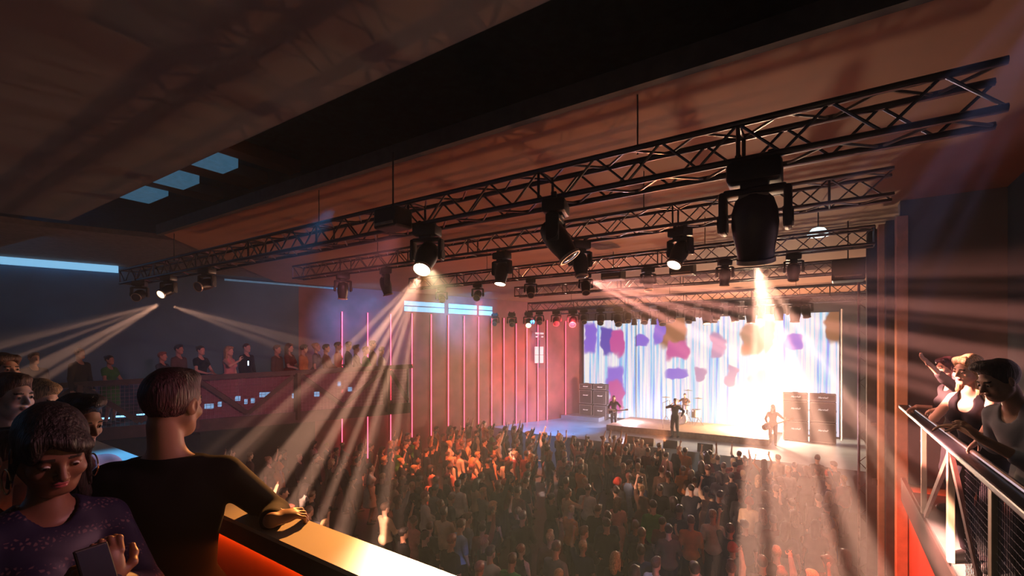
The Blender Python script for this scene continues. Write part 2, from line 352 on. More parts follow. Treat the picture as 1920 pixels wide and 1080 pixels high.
for px_, y_ in ((1573.5, 25.3),):
    setp(MB().tube([(.3, 25.35, ZS), (.3, 25.35, ZS + 5.7)], .035).build('screen_upright', mat('upright_pale', (.8, .7, .7), .4, .3, noise=0)),  # pale, slightly metallic finish on the pole
         'slim pale upright pole at the right edge of the LED wall', 'pole')
# ------------------------------------------------------------------ amplifier stacks
def logo(parent, w, y, z):
    cu = bpy.data.curves.new('logo', 'FONT'); cu.body = 'Marshall'; cu.size = .15; cu.shear = .35; cu.extrude = .004; cu.align_x = 'CENTER'; cu.align_y = 'CENTER'; cu.offset = .003
    tmp = bpy.data.objects.new('tmp', cu); COL.objects.link(tmp)
    bpy.context.view_layer.update()
    me = bpy.data.meshes.new_from_object(tmp.evaluated_get(bpy.context.evaluated_depsgraph_get()))
    bpy.data.objects.remove(tmp); me.materials.clear(); me.materials.append(M['logo'])
    o = bpy.data.objects.new('logo', me); COL.objects.link(o); o.parent = parent; o.location = (0, y, z); o.rotation_euler = (math.pi / 2, 0, 0); o['label'] = 'white script logo'
    k = w / max(v.co.x for v in me.vertices) / 2; o.scale = (k, k, 1)
def cabinet(loc, rz, w, h, dp, lb, cat, head=False):
    t = empty('amplifier_head' if head else 'speaker_cabinet', loc, rz, lb, cat, 'amplifiers on stage')
    MB().box((0, 0, h / 2), (w, dp, h), bev=.02).build('shell', M['amp'], t)
    MB().box((0, -dp / 2 - .004, h / 2), (w - .09, .012, h - .09), bev=.004).build('grille', M['ampcloth'], t)
    p = MB()
    for s in (-1, 1):
        p.box((s * (w / 2 - .035), -dp / 2 - .008, h / 2), (.014, .014, h - .06)); p.box((0, -dp / 2 - .008, h / 2 + s * (h / 2 - .035)), (w - .06, .014, .014))
    p.build('piping', M['piping'], t)
    logo(t, w * .42, -dp / 2 - .02, h * .62 if not head else h * .5)
    if head:
        MB().box((0, 0, h + .015), (.22, .04, .03), bev=.01).build('handle', M['amp'], t)
    else:
        for s in (-1, 1):
            MB().box((s * (w / 2 + .006), 0, h * .55), (.02, .14, .07), bev=.006).build('handle', M['steel'], t)
    return t
def stack(x, y, rz, w, hs, side, col_):
    z = ZS + .02
    for k, (h, nm) in enumerate(hs):
        lv = {0: 'bottom of the stack', 1: 'middle of the stack', 2: 'top of the stack'}[k]
        cabinet((x, y, z), rz, w, h, .36, f'{nm} with white script logo, {lv}, {col_} stack at stage {side}', 'amplifier' if k == 2 else 'speaker cabinet', k == 2)
        z += h + .03
hL = [(.80, 'speaker cabinet'), (.80, 'speaker cabinet'), (.32, 'amplifier head')]
pL = W(1109, 780, 28.2)
stack(-11.75, 25.35, 0, .80, hL, 'left', 'outer'); stack(-10.88, 25.35, 0, .80, hL, 'left', 'inner')
pR1 = W(1491, 822, 20.9); pR2 = W(1533, 832, 20.1)
stack(pR1.x, pR1.y, R(6), .94, [(.84, 'speaker cabinet'), (.84, 'speaker cabinet'), (.32, 'amplifier head')], 'right', 'inner')
stack(pR1.x + 1.0, pR1.y + .06, R(2), .94, [(.84, 'speaker cabinet'), (.84, 'speaker cabinet'), (.32, 'amplifier head')], 'right', 'outer')
# ------------------------------------------------------------------ red LED strips on the left wall
STRIP = [640, 688, 731, 771, 807, 839, 868.5, 895.5, 920, 943, 966, 986, 1006.7, 1024, 1058.5]
for i, px in enumerate(STRIP):
    tt = wall_t_at(px); p = wall_pt(tt) + WN * .09
    z0 = (ZS + .02) if tt < 5.2 else FL + .7
    z1 = EYE + (1.55 if i < 3 else 1.62)
    names = ['leftmost', 'second from the left', 'behind the green and white shirts', 'just right of the balcony end',
             'fifth from the left', 'sixth from the left', 'seventh from the left', 'eighth from the left', 'ninth from the left', 'tenth from the left', 'eleventh from the left',
             'just left of the white wall panel', 'running through the white wall panel', 'just right of the white wall panel', 'nearest the LED screen']
    t = empty('led_strip', p + Vector((0, 0, z0)), 0, 'vertical red LED strip on the left wall, ' + names[i], 'LED strip', 'red LED strips on the left wall')
    MB().tube([(0, 0, 0), (0, 0, z1 - z0)], .022, 6).build('tube', M['redled'], t)
    MB().bar(-WN * .05, -WN * .05 + Vector((0, 0, z1 - z0)), .05, .05).build('backing', M['steel'], t)
# pale blue glazed band above the strips
for i, (x0, x1, lb) in enumerate([(757, 832, 'left'), (840, 893, 'middle'), (897, 922, 'short right')]):
    A, B = wall_pt(wall_t_at(x0)) + WN * .05, wall_pt(wall_t_at(x1)) + WN * .05
    t = empty('lit_window', A + Vector((0, 0, EYE + 1.72)), 0, f'{lb} pane of the glowing pale blue clerestory above the red strips', 'window', 'pale blue clerestory panes')
    D = B - A
    MB().bar(Vector((0, 0, .24)), D + Vector((0, 0, .24)), .04, .44 if False else .04).build('frame', M['steel'], t)
    MB().poly([(0, 0, 0), tuple(D), tuple(D + Vector((0, 0, .46))), (0, 0, .46)]).build('pane', mat('clerestory_glow', (.4, .7, .9), .4, 0, (.22, .62, .95), .9, noise=.1), t)
# white panel hung on the red wall and its twin on the right
def wall_panel(p, rz, s, lb):
    t = empty('wall_panel', p, rz, lb, 'panel')
    MB().box((0, 0, .45 * s), (.62 * s, .05, .9 * s), bev=.01).build('board', M['white'], t)
    MB().box((0, -.035, .5 * s), (.06 * s, .03, 1.5 * s)).build('post', M['steel'], t)
    MB().box((0, -.03, .45 * s), (.62 * s, .02, .02)).build('seam', M['steel'], t)
    for k in (-1, 1):
        MB().box((k * .17 * s, -.04, 1.62 * s), (.26 * s, .05, .1 * s), bev=.01).build('sign_plate', M['white'], t)
        MB().box((k * .20 * s, -.04, 1.44 * s), (.14 * s, .05, .08 * s), bev=.01).build('sign_plate', M['white'], t)
tt = wall_t_at(1006); pp = wall_pt(tt) + WN * .2; pp.z = EYE - .75
wall_panel(pp, math.atan2(WN.x, -WN.y), 1.0, 'white two-part panel with small plates above, on the red wall beside the LED screen')
# ------------------------------------------------------------------ trusses
def truss(A, B, s, rc, rl, label, hang=None):
    A = Vector(A); B = Vector(B); L_ = (B - A).length
    t = empty('lighting_truss', A, math.atan2((B - A).y, (B - A).x), label, 'truss', 'horizontal lighting trusses')
    c4 = [(-s / 2, 0), (s / 2, 0), (s / 2, s), (-s / 2, s)]
    for y, z in c4:
        MB().tube([(0, y, z), (L_, y, z)], rc, 10).build('chord', M['alu'], t, smooth=True)
    lc = MB(); n = max(2, round(L_ / (s * 1.05))); st = L_ / n
    for f in range(4):
        (y0, z0), (y1, z1) = c4[f], c4[(f + 1) % 4]
        for i in range(n):
            a_, b_ = ((y0, z0), (y1, z1)) if i % 2 == 0 else ((y1, z1), (y0, z0))
            lc.tube([(i * st, *a_), ((i + 1) * st, *b_)], rl, 6)
    lc.build('lacing', M['lacing'], t)
    for k in range(0, n + 1, 6 if n > 12 else n):
        jf = MB(); x = min(k * st, L_)
        for j in range(4): jf.tube([(x, *c4[j]), (x, *c4[(j + 1) % 4])], rl * 1.3, 6)
        jf.build('joint_frame', M['alu'], t)
    nh = max(2, int(L_ / 4))
    for k in range(nh):
        x = L_ * (k + .5) / nh
        MB().tube([(x, 0, s), (x, 0, ZC - A.z + .02)], .008, 6).build('hanger', M['cable'], t)
    return t
truss((-14.7, 4.72, EYE + 1.63), (.98, 4.72, EYE + 1.63), .32, .030, .013, 'large lighting truss nearest the camera crossing the whole hall under the ceiling')
truss((-10.7, 6.8, EYE + 1.69), (.55, 6.8, EYE + 1.69), .28, .024, .010, 'second lighting truss from the camera, ending by the portal corner')
truss((-9.9, 9.8, EYE + 1.70), (.55, 9.8, EYE + 1.70), .28, .024, .010, 'third lighting truss from the camera, over the crowd')
truss((-8.6, 13.2, EYE + 1.72), (1.0, 13.2, EYE + 1.72), .28, .024, .010, 'fourth lighting truss from the camera, behind the hanging heads')
truss((-11.6, 18.9, EYE + 1.74), (1.05, 18.9, EYE + 1.74), .36, .03, .013, 'long stage edge truss carrying the dense row of lamps')
truss((-12.0, 22.4, EYE + 1.85), (1.05, 22.4, EYE + 1.85), .3, .026, .012, 'rearmost lighting truss above the band')
def at_y(px, py, Y):
    d = Y / (CF + CR * ((px - 960) / FPX)).y; return W(px, py, d)
# truss tower behind the portal
tw = empty('truss_tower', (.62, 13.6, 0), 0, 'vertical truss tower with small white boxes behind the right portal', 'truss tower')
for sx in (-.14, .14):
    for sy in (-.14, .14): MB().tube([(sx, sy, 0), (sx, sy, EYE + 1.95)], .022, 8).build('chord', mat('tower_steel', (.5, .4, .36), .35, .6), tw, smooth=True)
lc = MB()
for k in range(26):
    z = k * .3
    for (a_, b_) in (((-.14, -.14), (.14, -.14)), ((-.14, -.14), (-.14, .14)), ((.14, -.14), (.14, .14))):
        p_, q_ = (a_, b_) if k % 2 else (b_, a_); lc.tube([(*p_, z), (*q_, z + .3)], .009, 5)
lc.build('lacing', M['lacing'], tw)
for k, (px, py) in enumerate([(1633, 606), (1643, 604)]):
    p = at_y(px, py, 13.39)
    setp(MB().box(p, (.13, .13, .17), bev=.012).build('control_box', M['white']), ['left', 'right'][k] + ' one of two small white boxes on the tower by the portal', 'box', 'small white boxes on the tower')
p = at_y(1640, 664, 13.43)
t = empty('tower_panel', p, 0, 'pale blue two-part panel on the tower by the portal', 'panel')
MB().box((0, 0, .14), (.2, .05, .27), bev=.008).build('upper_panel', M['white'], t); MB().box((0, 0, -.16), (.2, .05, .27), bev=.008).build('lower_panel', mat('panel_grey', (.45, .42, .48), .5), t)
# ------------------------------------------------------------------ moving head lamps
FX = {}
def fixture(loc, ztruss, s, aim, lit, label, group='moving head lamps on the trusses'):
    """loc: yoke pivot; s: height scale (1 = 0.75 m); aim: direction the lens looks"""
    aim = Vector(aim).normalized()
    pan = math.atan2(aim.x, -aim.y) if Vector((aim.x, aim.y)).length > .05 else 0
    tilt = math.acos(max(-1, min(1, -aim.z)))        # 0 = straight down
    if not FX:
        FX['base'] = MB().box((0, 0, .375), (.40, .30, .17), bev=.035).box((0, 0, .275), (.2, .2, .05), bev=.01)
        FX['clamp'] = MB().box((0, 0, .475), (.30, .06, .05), bev=.01).box((-.12, 0, .50), (.05, .07, .10), bev=.01).box((.12, 0, .50), (.05, .07, .10), bev=.01)
        yk = MB()
        yk.box((0, 0, .235), (.46, .15, .06), bev=.02)
        for sx in (-1, 1): yk.box((sx * .235, 0, .08), (.06, .17, .34), bev=.025).tube([(sx * .20, 0, 0), (sx * .275, 0, 0)], .075, 16)
        FX['yoke'] = yk
        FX['head'] = MB().lathe([(.02, .235), (.09, .22), (.14, .17), (.168, .08), (.175, -.02), (.165, -.12), (.145, -.22), (.135, -.30), (.13, -.315)], 24, None, 1.0, .92)
        FX['trim'] = MB().lathe([(.137, -.295), (.148, -.30), (.148, -.335), (.128, -.335), (.128, -.318)], 24)
        FX['vent'] = MB().tube([(.10 * math.cos(a_) * 1.0, .05 + .02 * math.sin(a_), .215 - .01 * abs(math.cos(a_))) for a_ in [math.pi * k / 8 for k in range(9)]], .014, 8)
        FX['lens'] = MB().lathe([(.127, -.322), (.11, -.33), (.06, -.342), (.01, -.345)], 24)
        for k, mm in (('base', 'fix'), ('clamp', 'steel'), ('yoke', 'fix'), ('head', 'fix'), ('trim', 'fixtrim'), ('vent', 'fixtrim'), ('lens', 'lens')):
            o = FX[k].build(k, M[mm], smooth=True); FX[k] = o.data; bpy.data.objects.remove(o)
    t = empty('moving_head_lamp', loc, pan, label, 'stage lamp', group); t.scale = (s, s, s)
    def put(nm, data, par):
        o = bpy.data.objects.new(nm, data); COL.objects.link(o); o.parent = par; return o
    put('base', FX['base'], t); put('clamp', FX['clamp'], t); put('yoke', FX['yoke'], t)
    hd = put('head', FX['head'], t); hd.rotation_euler = (-tilt if False else tilt * -1, 0, 0)
    put('trim_ring', FX['trim'], hd); put('vent', FX['vent'], hd)
    ln = put('lens', FX['lens'], hd)
    if lit:
        ln.material_slots[0].link = 'OBJECT'; ln.material_slots[0].material = M['lens_on' if lit == 2 else 'lens_dim']
    drop = (ztruss - loc[2]) / s - .53
    if drop > .03:
        MB().tube([(0, 0, .45), (0, 0, .53 + drop)], .02, 8).build('drop_pole', M['steel'], t)
    return t
def on_truss(px, py, Y, zt, s, aimpt, lit, label):
    # hung from the lower chords at height zt, at the column seen at px
    k = (px - 960) / FPX; dirv = CF + CR * k; d = Y / dirv.y; p = Vector((0, 0, EYE)) + dirv * d; p.z = zt - .50 * s
    fixture(p, zt, s, Vector(aimpt) - p, lit, label)
    return p
zt1, zt2, zt3, zt5 = EYE + 1.63, EYE + 1.69, EYE + 1.70, EYE + 1.74
on_truss(1415, 395, 4.6, zt1, 1.06, W(1425, 800, 4.7), 2, 'largest moving head lamp, hanging straight down from the nearest truss on the right')
on_truss(1042, 446, 4.6, zt1, .84, W(1180, 640, 5.0), 0, 'black moving head lamp tilted right, below the nearest truss at mid frame')
on_truss(1088, 482, 6.8, zt2, .70, W(1105, 640, 7.2), 0, 'dark moving head lamp partly behind the tilted one on the second truss')
on_truss(801, 488, 4.6, zt1, .82, W(740, 640, 5.4), 2, 'moving head lamp with the brightest flare, on the nearest truss left of centre')
on_truss(388, 532, 4.6, zt1, .68, W(300, 560, 8.6), 0, 'moving head lamp tilted left near the left end of the nearest truss')
on_truss(316, 541, 4.6, zt1, .68, W(200, 610, 9.2), 1, 'moving head lamp sending wide beams over the left balcony')
on_truss(262, 551, 4.6, zt1, .68, W(200, 600, 9.9), 0, 'leftmost moving head lamp on the nearest truss')
on_truss(643, 522, 6.8, zt2, .70, W(640, 640, 10.9), 2, 'small moving head lamp shining down above the left red strips')
on_truss(723, 518, 6.8, zt2, .70, W(745, 620, 10.0), 0, 'dark moving head lamp on the second truss left of the bright flare')
on_truss(941, 489, 6.8, zt2, .70, W(925, 620, 8.1), 2, 'moving head lamp with glowing lens on the second truss at centre')
on_truss(1275, 458, 6.8, zt2, .70, W(1235, 560, 6.4), 2, 'moving head lamp with a bright lens between the two largest lamps')
Y3 = 9.8
for px, py, tx, lit, lb in [(828, 548, 860, 0, 'leftmost'), (896, 560, 840, 0, 'tilted sharply left, beside the blue clerestory'), (995, 532, 1000, 0, 'below the glowing centre lamp'), (1098, 530, 1110, 0, 'below the dark paired lamps'),
                        (1215, 520, 1230, 0, 'left of the white flare'), (1359, 512, 1350, 0, 'left of the largest lamp'), (1488, 508, 1480, 0, 'right of the largest lamp')]:
    on_truss(px, py, Y3, zt3, .60, W(tx, 700, 9.5), lit, 'dark moving head lamp on the third truss, ' + lb)
n5 = 22
for i in range(n5):
    px = 932 + i * (1515 - 932) / (n5 - 1) + (i % 3 - 1) * 4
    on_truss(px, 585 - (i % 2) * 6, 18.9, zt5, .82 + .08 * (i % 3), W(px + ((i * 37) % 60 - 30), 760, 17), 1 if i in (2, 14, 19) else 0,
             'small dark lamp in the dense row above the stage edge')
for i, (px, y) in enumerate([(1140, 596), (1165, 600), (1188, 598), (1212, 600), (1250, 598), (1300, 596), (1345, 600), (1400, 596)]):
    p = W(px, y, 21.5); p.y = 22.4 - .14; 
    t = empty('par_lamp', p, 0, 'short black par can hanging in front of the LED screen', 'stage lamp', 'par cans on the rearmost truss'); 
    MB().lathe([(.05, .16), (.11, .1), (.13, -.1), (.14, -.16)], 14).build('can', M['fix'], t, smooth=True)
    MB().tube([(-.15, 0, 0), (-.15, 0, .22), (.15, 0, .22), (.15, 0, 0)], .014, 6).build('bracket', M['steel'], t)
    MB().tube([(0, 0, .22), (0, 0, EYE + 1.85 - p.z + .02)], .015, 6).build('drop_pole', M['steel'], t)
# dark speaker boxes and flood hung among the trusses
for px, py, d, sz, lb in [(1590, 508, 9.6, (.55, .5, .42), 'largest dark box, beside the portal'), (1280, 506, 12.5, (.6, .4, .3), 'dark box right of the centre lamps'), (1150, 515, 12.6, (.55, .4, .3), 'dark box above the left amplifiers'), (737, 412, 6.3, (.42, .3, .26), 'dark box fixed inside the nearest truss')]:
    p = W(px, py, d)
    t = empty('hoist_box', p, 0, 'black hoist box hung under the ceiling, ' + lb, 'hoist')
    MB().box((0, 0, 0), sz, bev=.03).build('case', M['fix'], t)
    MB().tube([(0, 0, sz[2] / 2), (0, 0, ZC - p.z + .02)], .012, 6).build('chain', M['steel'], t)
    MB().box((0, -sz[1] / 2 - .01, -sz[2] * .3), (sz[0] * .8, .02, .03)).build('edge_strip', M['fixtrim'], t)
# bell shaped pendant over the stage
p = W(1534, 436, 8.6)
t = empty('pendant_lamp', p, 0, 'small bell shaped pendant lamp glowing white under the ceiling', 'lamp')
MB().lathe([(.03, .09), (.10, .07), (.17, -.02), (.19, -.06)], 20).build('shade', mat('glowing_shade', (.8, .9, .9), .4, 0, (.7, .95, 1), 1.6, noise=0), t, smooth=True)
MB().tube([(0, 0, .08), (0, 0, ZC - p.z)], .01, 6).build('cord', M['cable'], t)
# ------------------------------------------------------------------ rear balcony where the camera stands
struct('floor_balcony', MB().prism([(.84, -3), (.84, 1.12), (-11.5, 1.55), (-17.6, 1.9), (-21, -3)], Z0 - .3, Z0), M['bfloor'])
def yl(x): return 1.134 - (x + 2.46) * .045         # far edge of the ledge
t = empty('balcony_parapet', (-1, 1.0, Z0), 0, 'balcony parapet with a wide pale ledge glowing under warm light', 'parapet')
def pq(x, dy, z): return (x + 1, yl(x) + dy - 1.0, z)
x0, x1 = -11.0, .80
lg = MB()
lg.prism([pq(x0, -.17, 0), pq(x1, -.17, 0), pq(x1, 0, 0), pq(x0, 0, 0)], EYE - .67 - Z0, EYE - .65 - Z0) if False else None
def slab(dy0, dy1, z0, z1, m, nm):
    MB().prism([pq(x0, dy0, 0)[:2], pq(x1, dy0, 0)[:2], pq(x1, dy1, 0)[:2], pq(x0, dy1, 0)[:2]], z0 - Z0, z1 - Z0).build(nm, m, t)
slab(-.165, 0, EYE - .665, EYE - .65, M['ledge'], 'ledge')
slab(-.160, -.01, EYE - .735, EYE - .665, M['ledside'], 'ledge_edge')
slab(-.100, -.03, Z0, EYE - .735, M['parapet'], 'inner_panel')
MB().bar(pq(-9, -.115, EYE - .745 - Z0), pq(x1, -.115, EYE - .745 - Z0), .014, .012).build('light_strip', mat('orange_led', (1, .4, .1), .4, 0, (1, .16, .02), 26, noise=0), t)
slab(-.03, -.0, Z0 - .3, EYE - .735, M['fascia'], 'outer_panel')
# ------------------------------------------------------------------ side balcony on the left
A = Vector((-16.6, 1.3, 0)); B = Vector((-10.4, 10.1, 0)); L_ = (B - A).length; dv = (B - A) / L_
def zr(s): return EYE - .93 + (.46) * s / L_        # rail height rises gently towards the stage
nb = Vector((dv.y, -dv.x, 0))                        # out over the hall
Cc = wall_pt(wall_t_at(560)); Cc = wall_pt(13.9); Dd = wall_pt(25.5)
fl = MB()
vt = [(A, zr(0) - 1.1), (B, zr(L_) - 1.1), (Cc, zr(L_) - 1.1), (Dd, zr(0) - 1.1)]
bm_ = fl.bm; lo = [bm_.verts.new((p.x, p.y, z - .3)) for p, z in vt]; hi = [bm_.verts.new((p.x, p.y, z)) for p, z in vt]
bm_.faces.new(lo[::-1]); bm_.faces.new(hi)
for i in range(4): bm_.faces.new((lo[i], lo[(i + 1) % 4], hi[(i + 1) % 4], hi[i]))
struct('floor_side_balcony', fl, M['bfloor'])
t = empty('balcony_railing', A + Vector((0, 0, zr(0) - 1.1)), 0, 'long dark timber railing with diagonal braces and mesh on the left balcony', 'railing')
def RP(s, h, o=0): return A + dv * s + nb * o + Vector((0, 0, zr(s) - 1.1 + h)) - t.location
MB().bar(RP(-.3, 1.07), RP(L_ + .12, 1.07), .16, .12).build('handrail', M['wood'], t)
MB().bar(RP(-.3, -.14, .05), RP(L_ + .05, -.14, .05), .07, .3).build('bottom_beam', M['wood'], t)
npost = 5; ps = [L_ - .62 - k * 2.35 for k in range(npost)][::-1]
for s in ps:
    MB().bar(RP(s, -.2, .06), RP(s, 1.05, .06), .18, .1).build('post', M['wood'], t)
MB().bar(RP(L_, -.1), RP(L_, 1.0), .05, .05).build('post', M['steel'], t)
for s in ps:
    for sg in (-1, 1):
        e = min(s + sg * 1.17, L_)
        if sg > 0 and s == ps[-1]: e = L_ - .02
        MB().bar(RP(s + sg * .1, .98, .05), RP(e, .08, .05), .06, .11).build('brace', M['wood'], t)
ms = MB(); k = 0
while k * .09 < L_:
    ms.tube([RP(k * .09, -.02, .0), RP(k * .09, 1.0, .0)], .004, 4); k += 1
for k in range(12): ms.tube([RP(0, .0 + k * .09, .0), RP(L_, .0 + k * .09, .0)], .004, 4)
ms.build('wire_mesh', mat('mesh_wire', (.5, .3, .34), .5, .3), t)
# sheet added behind the mesh, its rose tint standing for pink light
sm_ = bpy.data.materials.new('rose_light_tint'); sm_.use_nodes = True; nt = sm_.node_tree; bb = nt.nodes['Principled BSDF']; bb.inputs['Base Color'].default_value = (.38, .15, .2, 1); bb.inputs['Roughness'].default_value = .8; bb.inputs['Alpha'].default_value = .72
MB().poly([RP(4.6, -.02, -.05), RP(L_, -.02, -.05), RP(L_, 1.0, -.05), RP(4.6, 1.0, -.05)]).build('tint_sheet', sm_, t)
# end railing of the side balcony
E0 = Vector((B.x, B.y, zr(L_) - 1.1)); E1 = Vector((Cc.x, Cc.y, zr(L_) - 1.1))
t2 = empty('end_railing', E0, 0, 'plain end railing closing the left balcony towards the stage', 'railing')
dd_ = (E1 - E0)
MB().bar((0, 0, 1.0), dd_ * .97 + Vector((0, 0, 1.0)), .06, .06).build('handrail', M['wood'], t2)
for k in range(7): MB().tube([dd_ * (k / 6.5), dd_ * (k / 6.5) + Vector((0, 0, 1.0))], .02, 6).build('post', M['steel'], t2)
# step lights glowing along the back of the balcony rail
for i, (px, py, w) in enumerate([(190, 787, .32), (226, 783, .32), (270, 779, .3), (392, 764, .2), (412, 760, .08), (446, 749, .12), (461, 755, .07), (474, 753, .09), (498, 742, .3), (555, 744, .2), (594, 741, .14), (636, 722, .1), (656, 732, .12)]):
    k = (px - 960) / FPX; dirv = CF + CR * k
    # intersect with a line 0.6 m behind the rail
    o0 = A - nb * .6; det = dirv.x * (-dv.y) - (-dv.x) * dirv.y
    dd = (o0.x * (-dv.y) - (-dv.x) * o0.y) / det
    p = W(px, py, dd); s = (p - A).dot(dv); z = max(p.z, zr(s) - 1.1 + .06)
    p.z = z
    lt = empty('step_light', Vector((p.x, p.y, zr(s) - 1.1)), math.atan2(dv.y, dv.x),
           ('flat white light bar on the balcony floor seen through the mesh' if i < 3 else 'small pale blue lantern on the balcony floor seen through the railing'), 'light', 'small lights behind the balcony railing')
    h = z - (zr(s) - 1.1)
    MB().box((0, 0, h / 2), (w * .5, .06, h)).build('stand', M['steel'], lt)
    MB().box((0, 0, h + .03), (w, .08, .035 if i < 3 else .13), bev=.008).build('lamp', M['blueled'], lt)
# dark supporting wall under the side balcony
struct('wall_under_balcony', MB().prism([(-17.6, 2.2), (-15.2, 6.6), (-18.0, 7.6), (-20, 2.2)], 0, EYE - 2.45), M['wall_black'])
# ------------------------------------------------------------------ right balcony with steel railing
struct('floor_right_balcony', MB().box((1.57, 4.05, Z0 - .2), (1.40, 8.5, .4)), M['bfloor'])
t = empty('steel_railing', (.87, 2.0, Z0), 0, 'steel railing with broad dark handrail, pale posts and A shaped braces on the right balcony', 'railing')
def rp(y, h, o=0): return Vector((o, y - 2.0, h))
MB().box((0, 3.2, 1.05), (.13, 8.0, .05), bev=.012).build('handrail', M['steel'], t)
MB().tube([(.045, -.8, 1.09), (.045, 6.9, 1.09)], .02, 10).build('grab_rail', mat('polished_rail', (.8, .75, .7), .2, .9, noise=0), t)
MB().box((0, 3.2, 1.01), (.012, 8.0, .03)).build('trim_line', M['fixtrim'], t)
for y, w in ((7.3, .06), (5.76, .075), (4.34, .085), (2.9, .085), (1.5, .085)):
    MB().box((0, y - 2, .5), (.05, w, 1.0), bev=.005).build('post', M['post'], t)
for y0 in (5.76, 2.9):
    for e in (-1.35, 1.4): MB().bar(rp(y0, .98), rp(y0 + e, .02), .03, .07).build('brace', mat('brace_steel', (.16, .08, .07), .5, .3), t)
MB().box((0, 3.2, -.2), (.05, 8.2, .34)).build('bottom_beam', M['wall_black'] if False else mat('dark_red_steel', (.03, .015, .015), .7), t)
ms = MB(); k = 0
while k * .05 < 4.0:
    ms.tube([rp(1.2 + k * .05, .02), rp(1.2 + k * .05, .98)], .0022, 4); k += 1
for k in range(19): ms.tube([rp(1.2, .04 + k * .05), rp(5.2, .04 + k * .05)], .0022, 4)
ms.build('wire_mesh', M['steel'], t)
# small railing seen through the portal, lower down
t = empty('portal_railing', (.62, 11.3, EYE - 2.4), 0, 'small pale railing glimpsed just behind the right portal', 'railing')
MB().bar((0, -.1, 1.0), (0, 1.3, 1.0), .08, .06).build('handrail', M['wood'], t)
for y in (0, .6, 1.2): MB().box((0, y, .5), (.04, .05, 1.0)).build('post', M['post'], t)
struct('floor_portal_landing', MB().box((.85, 11.9, EYE - 2.45), (.5, 1.6, .1)), M['fascia'])
# ------------------------------------------------------------------ bodies: smooth blended volumes turned into one continuous skin
def _v(p): return np.array(p, dtype=np.float32)
class Field:
    def __init__(s, xs, ys, zs):
        s.ax = [np.asarray(a, np.float32) for a in (xs, ys, zs)]
        s.D = np.full([len(a) for a in s.ax], 0.5, np.float32)
    def region(s, lo, hi):
        sl = []; 
        for a, l, h in zip(s.ax, lo, hi):
            i = int(np.searchsorted(a, l)); j = int(np.searchsorted(a, h)); sl.append(slice(max(0, i - 1), min(len(a), j + 1)))
        return tuple(sl)
    def pts(s, sl):
        x, y, z = [a[q] for a, q in zip(s.ax, sl)]
        return x[:, None, None], y[None, :, None], z[None, None, :]
    def add(s, prim, k=.02, sub=False):
        lo, hi, f = prim; m = max(k, .01) + .012
        sl = s.region([l - m for l in lo], [h + m for h in hi])
        if any(q.stop - q.start < 1 for q in sl): return
        d = f(*s.pts(sl)); D = s.D[sl]
        if sub:
            if k <= 0: s.D[sl] = np.maximum(D, -d)
            else:
                h = np.clip(.5 - .5 * (D + d) / k, 0, 1); s.D[sl] = D * (1 - h) - d * h + k * h * (1 - h)
        else:
            if k <= 0: s.D[sl] = np.minimum(D, d)
            else:
                h = np.clip(.5 + .5 * (D - d) / k, 0, 1); s.D[sl] = D * (1 - h) + d * h - k * h * (1 - h)
    def cut(s, n, p):
        """remove the half space on the side n of point p"""
        x, y, z = s.pts((slice(None),) * 3); n = np.array(n, float); n /= np.linalg.norm(n)
        s.D = np.maximum(s.D, (x - p[0]) * n[0] + (y - p[1]) * n[1] + (z - p[2]) * n[2]).astype(np.float32)
    def mesh(s):
        D = s.D; ins = D < 0; nx, ny, nz = D.shape
        X, Y, Z = s.ax
        c = np.zeros((nx - 1, ny - 1, nz - 1), np.int8)
        for i in (0, 1):
            for j in (0, 1):
                for k in (0, 1): c += ins[i:nx - 1 + i, j:ny - 1 + j, k:nz - 1 + k]
        act = (c > 0) & (c < 8); idx = np.argwhere(act)
        if len(idx) == 0: return np.zeros((0, 3)), np.zeros((0, 4), int)
        vid = np.full(act.shape, -1, np.int64); vid[act] = np.arange(len(idx))
        acc = np.zeros((len(idx), 3)); cnt = np.zeros(len(idx))
        cor = [(i, j, k) for i in (0, 1) for j in (0, 1) for k in (0, 1)]
        P = lambda q: np.stack([X[idx[:, 0] + q[0]], Y[idx[:, 1] + q[1]], Z[idx[:, 2] + q[2]]], 1)
        V = {q: D[idx[:, 0] + q[0], idx[:, 1] + q[1], idx[:, 2] + q[2]] for q in cor}
        for q in cor:
            for a in range(3):
                if q[a] == 0:
                    r = list(q); r[a] = 1; r = tuple(r); va, vb = V[q], V[r]; m = (va < 0) != (vb < 0)
                    t = np.where(m, va / np.where(m, va - vb, 1), 0)
                    pq_ = P(q) * (1 - t[:, None]) + P(r) * t[:, None]
                    acc[m] += pq_[m]; cnt[m] += 1
        verts = acc / cnt[:, None]; F = []
        for a in range(3):
            b_, c_ = (a + 1) % 3, (a + 2) % 3
            sA = [slice(None)] * 3; sB = [slice(None)] * 3; sA[a] = slice(0, -1); sB[a] = slice(1, None)
            for q in (b_, c_): sA[q] = slice(1, -1); sB[q] = slice(1, -1)
            A = ins[tuple(sA)]; Bq = ins[tuple(sB)]; e = np.argwhere(A != Bq)
            if len(e) == 0: continue
            up = A[e[:, 0], e[:, 1], e[:, 2]]
            base = e.copy(); 
            for q in (b_, c_): base[:, q] += 1
            def cell(db, dc):
                w = base.copy(); w[:, b_] += db; w[:, c_] += dc; return vid[w[:, 0], w[:, 1], w[:, 2]]
            q4 = np.stack([cell(-1, -1), cell(0, -1), cell(0, 0), cell(-1, 0)], 1)
            q4[~up] = q4[~up][:, ::-1]; F.append(q4)
        return verts, np.concatenate(F)
